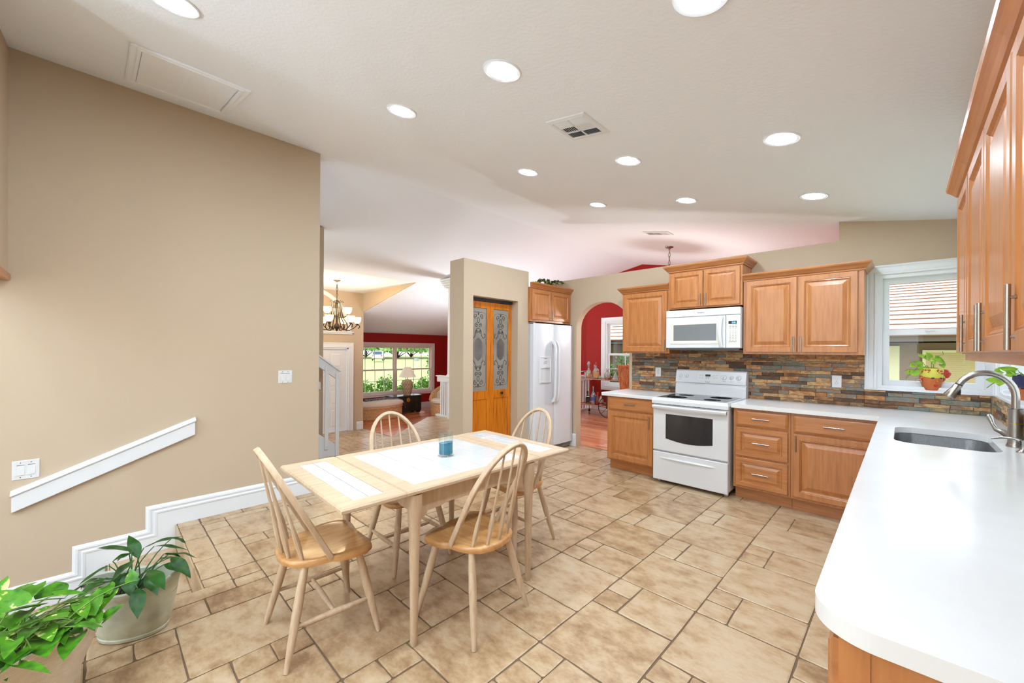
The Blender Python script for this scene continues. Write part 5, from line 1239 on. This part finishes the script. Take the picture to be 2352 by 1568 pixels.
for i in range(17):
    a = R(10 + 160 * i / 16); hb = .50 + .38 * math.sin(PI * (i + 2) / 20); loops.append([(r_ * math.cos(a), r_ * math.sin(a), z) for r_, z in ((.38, .46), (.39, hb), (.33, hb + .03), (.27, hb - .06), (.25, .48))])
g.loft(loops); g.obj('back_cushion', M_LINEN, t, True)
t = gthing('throw_pillow', 'tan and cream patterned cushion on the wicker armchair', 'cushion', CHR + Vector((-.05, .1, .70)))
g = G(); g.lathe([(0, -.08), (.12, -.07), (.19, -.02), (.19, .02), (.12, .07), (0, .08)], (0, 0, 0), 24, (.7, -.5, .35)); g.obj('cover', ramp_mat('damask', [(.45, (214, 186, 150)), (.52, (240, 228, 210))], .9, 0, 14), t, True)
t = gthing('shoe', 'small pale slipper on the wood floor in front of the black trunk', 'slipper', (-10.62, 6.93, LOW))
g = G(); g.lathe([(0, 0), (.05, 0), (.055, .02), (.045, .05), (.02, .07), (0, .072)], seg=16, sx=1, sy=1.9); g.obj('upper', mat('pale_pink', (222, 196, 184), .8), t, True)
# ------------------------------------------------------------------ dining room: bar cart, bottles, chair
BC = Vector((-4.66, 7.70, 0))
t = gthing('bar_cart', 'copper and chrome two-shelf bar cart with one large spoked wheel in the red dining room', 'bar cart', BC)
M_COPP = mat('rose_copper', (206, 150, 128), .25, metal=.9)
M_SMOKE = mat('dark_shelf', (92, 34, 26), .2, spec=.6)
X0, X1, Y0, Y1 = -.56, .50, -.24, .24
for nm, z in (('top_shelf', .80), ('bottom_shelf', .235)):
    g = G(); g.box(X0, Y0, z - .012, X1, Y1, z); g.obj(nm, M_SMOKE if z > .5 else M_COPP, t, bevel=.003)
    g = G(); g.tube([(X0, Y0, z), (X1, Y0, z), (X1, Y1, z), (X0, Y1, z), (X0, Y0, z)], .011, 8); g.obj('shelf_rim', M_COPP, t, True)
for x, y in ((X0, Y0), (X0, Y1), (X1, Y0), (X1, Y1)):
    g = G(); g.tube([(x, y, .06 if x < 0 else .15), (x, y, .88)], .011, 10); g.obj('post', M_COPP, t, True)
for y in (Y0, Y1):
    g = G(); g.lathe([(0, -.012), (.026, -.012), (.03, 0), (.026, .012), (0, .012)], (X0, y, .031), 16, (0, 1, 0)); g.tube([(X0, y, .05), (X0, y, .075)], .018, 8); g.obj('caster', M_BRONZE, t, True)
    g = G(); c = Vector((.22, y * 1.12, .225)); g.tube([c + Vector((.215 * math.cos(2 * PI * k / 40), 0, .215 * math.sin(2 * PI * k / 40))) for k in range(41)], .009, 8)
    for k in range(8): g.tube([c, c + Vector((.21 * math.cos(PI * k / 4), 0, .21 * math.sin(PI * k / 4)))], .004, 5)
    g.lathe([(0, -.02), (.025, -.02), (.025, .02), (0, .02)], c, 12, (0, 1, 0)); g.obj('large_wheel', M_BRONZE, t, True)
g = G(); g.tube([(X0, Y0, .86), (X0 - .02, Y0, .93), (X0 - .02, Y0 + .1, .945), (X0 - .02, Y1 - .1, .945), (X0 - .02, Y1, .93), (X0, Y1, .86)], .010, 8); g.obj('push_handle', M_CHROME, t, True)
def bottle(name, label, x, y, z, prof, m, cap=None, capm=None, fill=None, fm=None, lab=None, lm=None, grp=None, cat='bottle', seg=20, sy=1):
    t = gthing(name, label, cat, BC + Vector((x, y, z)), grp)
    g = G(); g.lathe(prof, seg=seg, sy=sy); g.obj('glass', m, t, True)
    if fill: g = G(); g.lathe(fill, seg=seg, sy=sy); g.obj('liquor', fm, t, True)
    if cap: g = G(); g.lathe(cap, seg=14); g.obj('stopper', capm, t, True)
    if lab: 
        g = G(); r_, a, b = lab; g.lathe([(r_, a), (r_ + .001, a), (r_ + .001, b), (r_, b)], seg=seg, sy=sy); g.obj('paper_label', lm, t, True)
    return t
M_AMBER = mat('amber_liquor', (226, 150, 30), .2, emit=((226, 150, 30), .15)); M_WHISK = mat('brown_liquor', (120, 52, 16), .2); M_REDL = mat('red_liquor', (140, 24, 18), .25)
M_CRYS = glass_mat('crystal', (225, 230, 232), .25, opac=.12, opcol=(240, 244, 246)); M_LABEL = mat('paper_tan', (206, 150, 96), .7); M_DARKB = mat('dark_bottle', (30, 22, 18), .15); M_REDC = mat('red_cap', (190, 30, 28), .4); M_BLUE = mat('blue_label', (70, 96, 170), .6)
dec = [(.0, 0), (.052, 0), (.062, .02), (.06, .12), (.045, .17), (.022, .20), (.018, .25), (.024, .26), (.020, .262)]
gb = 'bottles on the bar cart'
bottle('decanter', 'tall crystal decanter with golden liquor and a pointed stopper, left on the top shelf', -.36, -.10, .80, dec, M_CRYS, [(0, .25), (.014, .255), (.02, .29), (.036, .32), (.03, .35), (.008, .385), (0, .39)], M_CRYS, [(0, .004), (.05, .004), (.058, .02), (.056, .115), (.0, .12)], M_AMBER, grp=gb, cat='decanter')
bottle('liquor_bottle', 'square bottle with a tan label and red stopper on the top shelf', -.20, -.05, .80, [(0, 0), (.062, 0), (.066, .01), (.066, .17), (.05, .215), (.02, .235), (.018, .30), (0, .30)], M_CRYS, [(0, .29), (.02, .292), (.024, .33), (.016, .36), (0, .365)], M_REDC, [(0, .004), (.058, .004), (.06, .12), (0, .12)], M_WHISK, (.0665, .03, .15), M_LABEL, gb)
bottle('decanter', 'second crystal bottle standing behind the golden decanter', -.33, .10, .80, dec, M_CRYS, [(0, .25), (.02, .26), (.022, .30), (0, .31)], M_CRYS, grp=gb, cat='decanter')
bottle('small_bottle', 'tiny squat bottle with a green label in the middle of the top shelf', -.07, -.10, .80, [(0, 0), (.032, 0), (.034, .03), (.02, .055), (.012, .06), (.012, .09), (0, .09)], M_CRYS, lab=(.0345, .01, .03), lm=mat('green_label', (90, 140, 80), .7), grp=gb)
bottle('cut_glass_decanter', 'round cut-glass decanter with a ball stopper in the middle of the top shelf', .05, .02, .80, [(0, 0), (.055, 0), (.075, .04), (.075, .11), (.04, .155), (.03, .17), (.035, .185), (0, .185)], M_CRYS, [(0, .18), (.015, .185), (.035, .205), (.034, .23), (0, .245)], M_CRYS, [(0, .004), (.05, .004), (.066, .035), (.0, .045)], M_AMBER, grp=gb, cat='decanter')
bottle('tumbler', 'clear whisky tumbler beside the cut-glass decanter', -.02, .10, .80, [(0, 0), (.04, 0), (.045, .09), (.042, .09), (.038, .01), (0, .01)], M_CRYS, grp=gb, cat='glass')
bottle('small_bottle', 'small brown bottle with a black cap right of the cut-glass decanter', .18, -.05, .80, [(0, 0), (.035, 0), (.038, .05), (.03, .075), (.012, .085), (.012, .10), (0, .10)], M_WHISK, [(0, .10), (.018, .10), (.018, .135), (0, .14)], M_BLACK, grp=gb)
bottle('ship_decanter', 'wide-bottomed clear decanter with a flared lip, right on the top shelf', .29, -.06, .80, [(0, 0), (.085, 0), (.09, .012), (.05, .09), (.022, .14), (.018, .19), (.034, .215), (.03, .215), (.012, .19), (0, .05)], M_CRYS, [(0, .20), (.03, .22), (.032, .245), (0, .255)], M_CRYS, grp=gb, cat='decanter')
bottle('ice_bucket', 'white ice bucket at the left end of the top shelf', -.48, .02, .80, [(0, 0), (.05, 0), (.062, .12), (.064, .13), (.058, .13), (.048, .01), (0, .01)], M_PLAST, grp=gb, cat='ice bucket')
sq = [(0, 0), (.05, 0), (.055, .01), (.055, .15), (.04, .185), (.018, .20), (.016, .24), (0, .24)]
bottle('whiskey_bottle', 'square dark whiskey bottle with a black label on the bottom shelf', -.37, -.12, .236, sq, M_DARKB, [(0, .235), (.02, .235), (.02, .285), (0, .285)], M_BLACK, lab=(.0556, .05, .13), lm=mat('black_label', (40, 38, 38), .6), grp=gb, seg=4)
bottle('whiskey_bottle', 'second dark bottle behind the square whiskey bottle on the bottom shelf', -.30, .05, .236, sq, M_DARKB, [(0, .235), (.02, .235), (.02, .29), (0, .29)], M_BLACK, grp=gb)
bottle('vodka_bottle', 'tall clear bottle with a blue and white label and slim neck on the bottom shelf', -.235, -.10, .236, [(0, 0), (.05, 0), (.054, .02), (.054, .20), (.03, .26), (.015, .29), (.013, .38), (0, .38)], M_CRYS, [(0, .37), (.015, .37), (.015, .40), (0, .40)], M_NICKEL, lab=(.0545, .09, .16), lm=M_BLUE, grp=gb)
bottle('rum_bottle', 'amber bottle with a red cap on the bottom shelf', -.125, -.10, .236, [(0, 0), (.042, 0), (.045, .01), (.045, .13), (.02, .18), (.015, .22), (0, .22)], M_WHISK, [(0, .21), (.02, .21), (.022, .27), (0, .275)], M_REDC, lab=(.0455, .03, .09), lm=M_REDL, grp=gb)
bottle('brandy_bottle', 'round pale bottle with a red base label in front of the large wheel', -.04, -.10, .236, [(0, 0), (.05, 0), (.058, .04), (.055, .11), (.03, .15), (.02, .17), (.024, .20), (0, .20)], M_CRYS, lab=(.0585, .03, .06), lm=M_REDL, fill=[(0, .004), (.045, .004), (.052, .04), (.05, .09), (0, .10)], fm=M_LABEL, grp=gb)
bottle('bottle', 'slim bottle with a red top half hidden by the large wheel', .06, .02, .236, [(0, 0), (.036, 0), (.038, .15), (.015, .20), (.014, .26), (0, .26)], M_WHISK, [(0, .25), (.017, .25), (.017, .28), (0, .28)], M_REDC, grp=gb)
t = gthing('storage_canister', 'grey-green box-shaped canister on the bottom shelf behind the wheel', 'canister', BC + Vector((.16, .0, .236)), gb)
g = G(); g.box(-.05, -.06, 0, .07, .06, .27); g.obj('body', mat('grey_green', (150, 160, 148), .5, noise_=(12, .15)), t, bevel=.004); g = G(); g.box(-.052, -.062, .27, .072, .062, .285); g.obj('lid', mat('lilac_lid', (150, 140, 180), .5), t)
t = gthing('dining_chair', 'carved orange-brown wooden dining chair back rising behind the left counter', 'chair', (-3.34, 6.67, 0)); t.rotation_euler = (0, 0, R(-20)); t.scale = (1, 1, 1.04)
M_CARV = ramp_mat('carved_cherry', [(.3, (130, 60, 18)), (.55, (192, 104, 40)), (.8, (214, 134, 66))], .35, 0, 6, (8, 8, 1.2), coat=.3)
for sx in (-1, 1):
    g = G(); g.tube([(sx * .18, -.2, 0), (sx * .19, -.2, .45), (sx * .21, -.24, .8), (sx * .235, -.27, 1.12)], 1, flat=(.024, .018), up=(0, 1, 0)); g.obj('back_post', M_CARV, t)
    g = G(); g.tube([(sx * .2, .2, 0), (sx * .2, .2, .44)], 1, flat=(.022, .022)); g.obj('leg', M_CARV, t)
g = G(); g.box(-.23, -.23, .43, .23, .23, .48); g.obj('seat', M_CARV, t, bevel=.01)
g = G(); P_ = lambda u, v, w: Vector((u * (.86 + .14 * (v - .5) / .6), -.20 - .07 * (v - .45) / .67 - w, v))
g.rings(P_, -.22, .56, .22, 1.12, [(0, -.012), (0, .014), (.02, .020), (.05, .012), (.06, .004)]); pn = g.obj('back_panel', M_CARV, t)
g = G()
for i in range(60):
    u, v = rnd.uniform(-.13, .13), rnd.uniform(.66, 1.03); g.lathe([(0, .012), (.008, .009), (.016, 0)], P_(u, v, .002), 7, (0, -1, 0), 1.4, .8)
g.obj('carving', M_CARV, pn, True)
g = G(); g.lathe([(0, 0), (.012, 0), (.02, .015), (.012, .03), (0, .032)], (0, -.275, 1.112), 12); g.obj('finial', M_CARV, t, True)
# ------------------------------------------------------------------ outside
M_GRASS = mat('sunlit_lawn', (176, 200, 120), .95, noise_=(2, .1))
g = G(); g.loft([[(-12.3, -30, -1.0), (-30, -30, -.9), (-120, -60, -.3)], [(-12.3, 60, -1.0), (-30, 70, -.9), (-120, 110, -.3)]], closed=False); tag(g.obj('lawn', M_GRASS), 'bright sunlit lawn beyond the living room window', 'lawn', kind='stuff')
g = G(); g.box(-11.0, 9.0, -1.1, 14, 13.4, -.36); g.box(-5.4, 8.56, -1.1, 14, 9.0, -.36); g.box(.75, -6, -1.1, 14, 8.6, -.35); tag(g.obj('side_yard', M_GRASS), 'side yard ground between the house and the neighbour', 'ground', kind='stuff')
M_LEAFG = leaf_mat('hedge_leaf', (40, 84, 26), (112, 164, 60), rough=.6)
def bush(name, label, c, rx, ry, rz_, n, ls, cat='shrub', group=None, trunk=0, m=None):
    t = gthing(name, label, cat, c, group); LV = G()
    for i in range(n):
        a, e = rnd.uniform(0, 2 * PI), math.asin(rnd.uniform(-.5, 1)); k = rnd.uniform(.72, 1.05) * (1 + .12 * math.sin(3 * a + 5 * e)); p = Vector((rx * k * math.cos(a) * math.cos(e), ry * k * math.sin(a) * math.cos(e), rz_ * .5 + trunk + rz_ * .5 * k * math.sin(e) * 1.0))
        d = Vector((rnd.uniform(-1, 1), rnd.uniform(-1, 1), rnd.uniform(-.6, 1))).normalized(); s = d.cross(Vector((rnd.uniform(-1, 1), rnd.uniform(-1, 1), .3))).normalized(); q = ls * rnd.uniform(.6, 1.3)
        LV.face([p - d * q, p + s * q * .5, p + d * q, p - s * q * .5])
    LV.obj('foliage', m or M_LEAFG, t)
    g = G(); g.tube([(0, 0, -.2), (0, 0, rz_ * .5 + trunk)], [.05 + rx * .05, .03 + rx * .03], 8)
    for i in range(5):
        a = 2 * PI * i / 5; g.tube([(0, 0, trunk * .7), (rx * .6 * math.cos(a), ry * .6 * math.sin(a), rz_ * .5 + trunk)], [.03 + rx * .02, .01], 6)
    g.obj('stem', M_BRONZE, t)
HL = ['leftmost hedge shrub outside the living room window', 'hedge shrub second from the left outside the living room window', 'hedge shrub just left of the lamp, outside the window', 'hedge shrub just right of the lamp, outside the window', 'rightmost hedge shrub outside the living room window']
for i, y in enumerate((5.3, 6.1, 6.95, 7.75, 8.55)): bush('hedge_shrub', HL[i], (-12.95, y, -.99), .5, .40, 1.22 + .12 * ((i * 7) % 3), 1500, .05, group='hedge under the living room window')
bush('tall_shrub', 'tall leafy shrub at the right side of the living room window', (-14.2, 10.4, -.98), .8, .7, 2.9, 1600, .08)
for i, (y, lab) in enumerate(((10.4, 'right leafy bush outside the dining room window'), (10.4, 'left leafy bush outside the dining room window'))): bush('garden_bush', lab, (-5.2 - i * 1.4, y - .2, -.36), .66, .5, 1.85, 2200, .05, group='bushes outside the dining room window')
M_TREE = leaf_mat('sunlit_tree_leaf', (96, 140, 76), (160, 196, 120), rough=.7)
TL = ['distant park tree seen at the far left of the living room window', 'distant park tree behind the white car', 'distant park tree left of the window mullion', 'distant park tree just right of the window mullion', 'distant park tree above the mailbox', 'distant park tree at the right of the living room window']
for i, (x, y, h) in enumerate(((-92, 34, 9), (-96, 46, 10), (-84, 48, 8), (-96, 59, 11), (-84, 62, 9), (-74, 68, 10))): bush('park_tree', TL[i], (x, y, -.5), 6.0, 6.5, h * .62, 2200, .55, 'tree', 'trees across the lawn', .2, M_TREE)
t = gthing('parked_car', 'white car parked across the lawn, seen through the living room window', 'car', (-66, 34.0, -.42)); t.rotation_euler = (0, 0, R(58))
M_CARP = mat('white_car_paint', (240, 242, 245), .3, coat=.5)
g = G(); loops = []
for y, w0, z0, z1 in ((-2.2, .80, .45, .95), (-2.1, .9, .32, 1.05), (-1.2, .92, .28, 1.08), (1.2, .92, .28, 1.02), (2.1, .88, .32, .92), (2.25, .76, .42, .80)): loops.append([(-w0, y, z0), (w0, y, z0), (w0, y, z1 - .1), (w0 - .08, y, z1), (-w0 + .08, y, z1), (-w0, y, z1 - .1)])
g.loft(loops); g.obj('body', M_CARP, t, True)
g = G(); g.loft([[(-w_, y, z) for w_, y, z in ((.82, -2.05, 1.05), (.72, -1.75, 1.62), (.70, .3, 1.66), (.80, 1.15, 1.04))], [(w_, y, z) for w_, y, z in ((.82, -2.05, 1.05), (.72, -1.75, 1.62), (.70, .3, 1.66), (.80, 1.15, 1.04))]]); cb = g.obj('cabin', mat('tinted_windows', (70, 90, 110), .1), t)
g = G(); g.loft([[(-.70, y, z) for y, z in ((-1.8, 1.60), (-1.8, 1.68), (.35, 1.70), (.35, 1.62))], [(.70, y, z) for y, z in ((-1.8, 1.60), (-1.8, 1.68), (.35, 1.70), (.35, 1.62))]])
for sx in (-1, 1):
    for y0, y1 in ((-2.05, -1.75), (-.6, -.6), (1.15, .3)): g.tube([(sx * .82, y0, 1.05), (sx * .72, y1, 1.64)], .05, 6)
g.obj('roof', M_CARP, cb)
for sx in (-1, 1):
    for y in (-1.4, 1.45):
        g = G(); g.lathe([(0, -.11), (.2, -.11), (.33, -.09), (.35, 0), (.33, .09), (.2, .11), (0, .11)], (sx * .84, y, .35), 24, (1, 0, 0)); g.obj('wheel', M_BLACK, t, True)
    g = G(); g.box(sx * .70 - .1, -2.23, .78, sx * .70 + .1, -2.1, .98); g.obj('tail_light', M_REDC, t)
t = gthing('mailbox', 'grey mailbox on a post on the lawn', 'mailbox', (-40, 25.3, -.85))
g = G(); g.loft([[(x, y, 1.05 + z) for y, z in ((-.16, 0), (.16, 0), (.16, .2), (.1, .3), (-.1, .3), (-.16, .2))] for x in (-.3, .3)]); g.obj('box', mat('mailbox_grey', (150, 160, 168), .5), t); g = G(); g.box(-.05, -.05, -.1, .05, .05, 1.05); g.obj('post', M_WHITE, t)
# neighbouring house
t = gthing('neighbour_house', 'neighbouring house with cream tile roof courses seen through the kitchen and dining windows', 'house', (-1, 11.6, -.4))
O = Vector((-1, 11.6, -.4)); M_STUC = mat('brown_stucco', (140, 116, 100), .9, bump=(30, .4, .01)); M_CREAMW = mat('cream_stucco', (240, 232, 200), .9); M_RTILE = mat('cream_roof_tile', (250, 242, 228), .7); M_REDGE = mat('orange_tile_edge', (128, 84, 58), .8)
g = G(); g.box(-10.5, .62, 0, 9, 5, 2.25); g.obj('wall', M_STUC, t)
g = G(); g.box(-10.6, 0, 2.02, 9.1, .08, 2.17); g.box(-10.6, 0, 2.02, 9.1, .75, 2.05); g.obj('fascia', mat('dark_fascia', (112, 98, 88), .8), t)
g = G(); g2 = G()
for i in range(30):
    y, z = -.05 + i * .56, 2.17 + i * .146; g.loft([[(x, a, b) for a, b in ((y, z + .03), (y + .62, z + .150), (y + .62, z + .11), (y, z - .005))] for x in (-10.7, 9.2)]); g2.box(-10.7, y - .012, z - .008, 9.2, y + .004, z + .022)
g.obj('roof_tiles', M_RTILE, t); g2.obj('tile_edges', M_REDGE, t)
for u0_, u1_ in ((-.2 + .3, .95), (3.0, 3.9)):
    g = G(); g.box(u0_, .55, .35, u1_, .63, 1.97); g.obj('cream_panel', M_CREAMW, t)
g = G(); FN = lambda u, v, w: Vector((u, .62 - w, v)); g.rings(FN, 1.30, .55, 2.65, 1.88, [(0, 0), (0, .05), (.04, .05), (.05, .02), (.05, 0)], open_=True); wn = g.obj('window_frame', M_CREAMW, t)
g = G()
for i in range(30): g.box(1.35, .60 + i * .042, .004, 2.60, .640 + i * .042, .012, FN)
g.obj('blinds', mat('tan_blinds', (206, 184, 140), .7), wn)
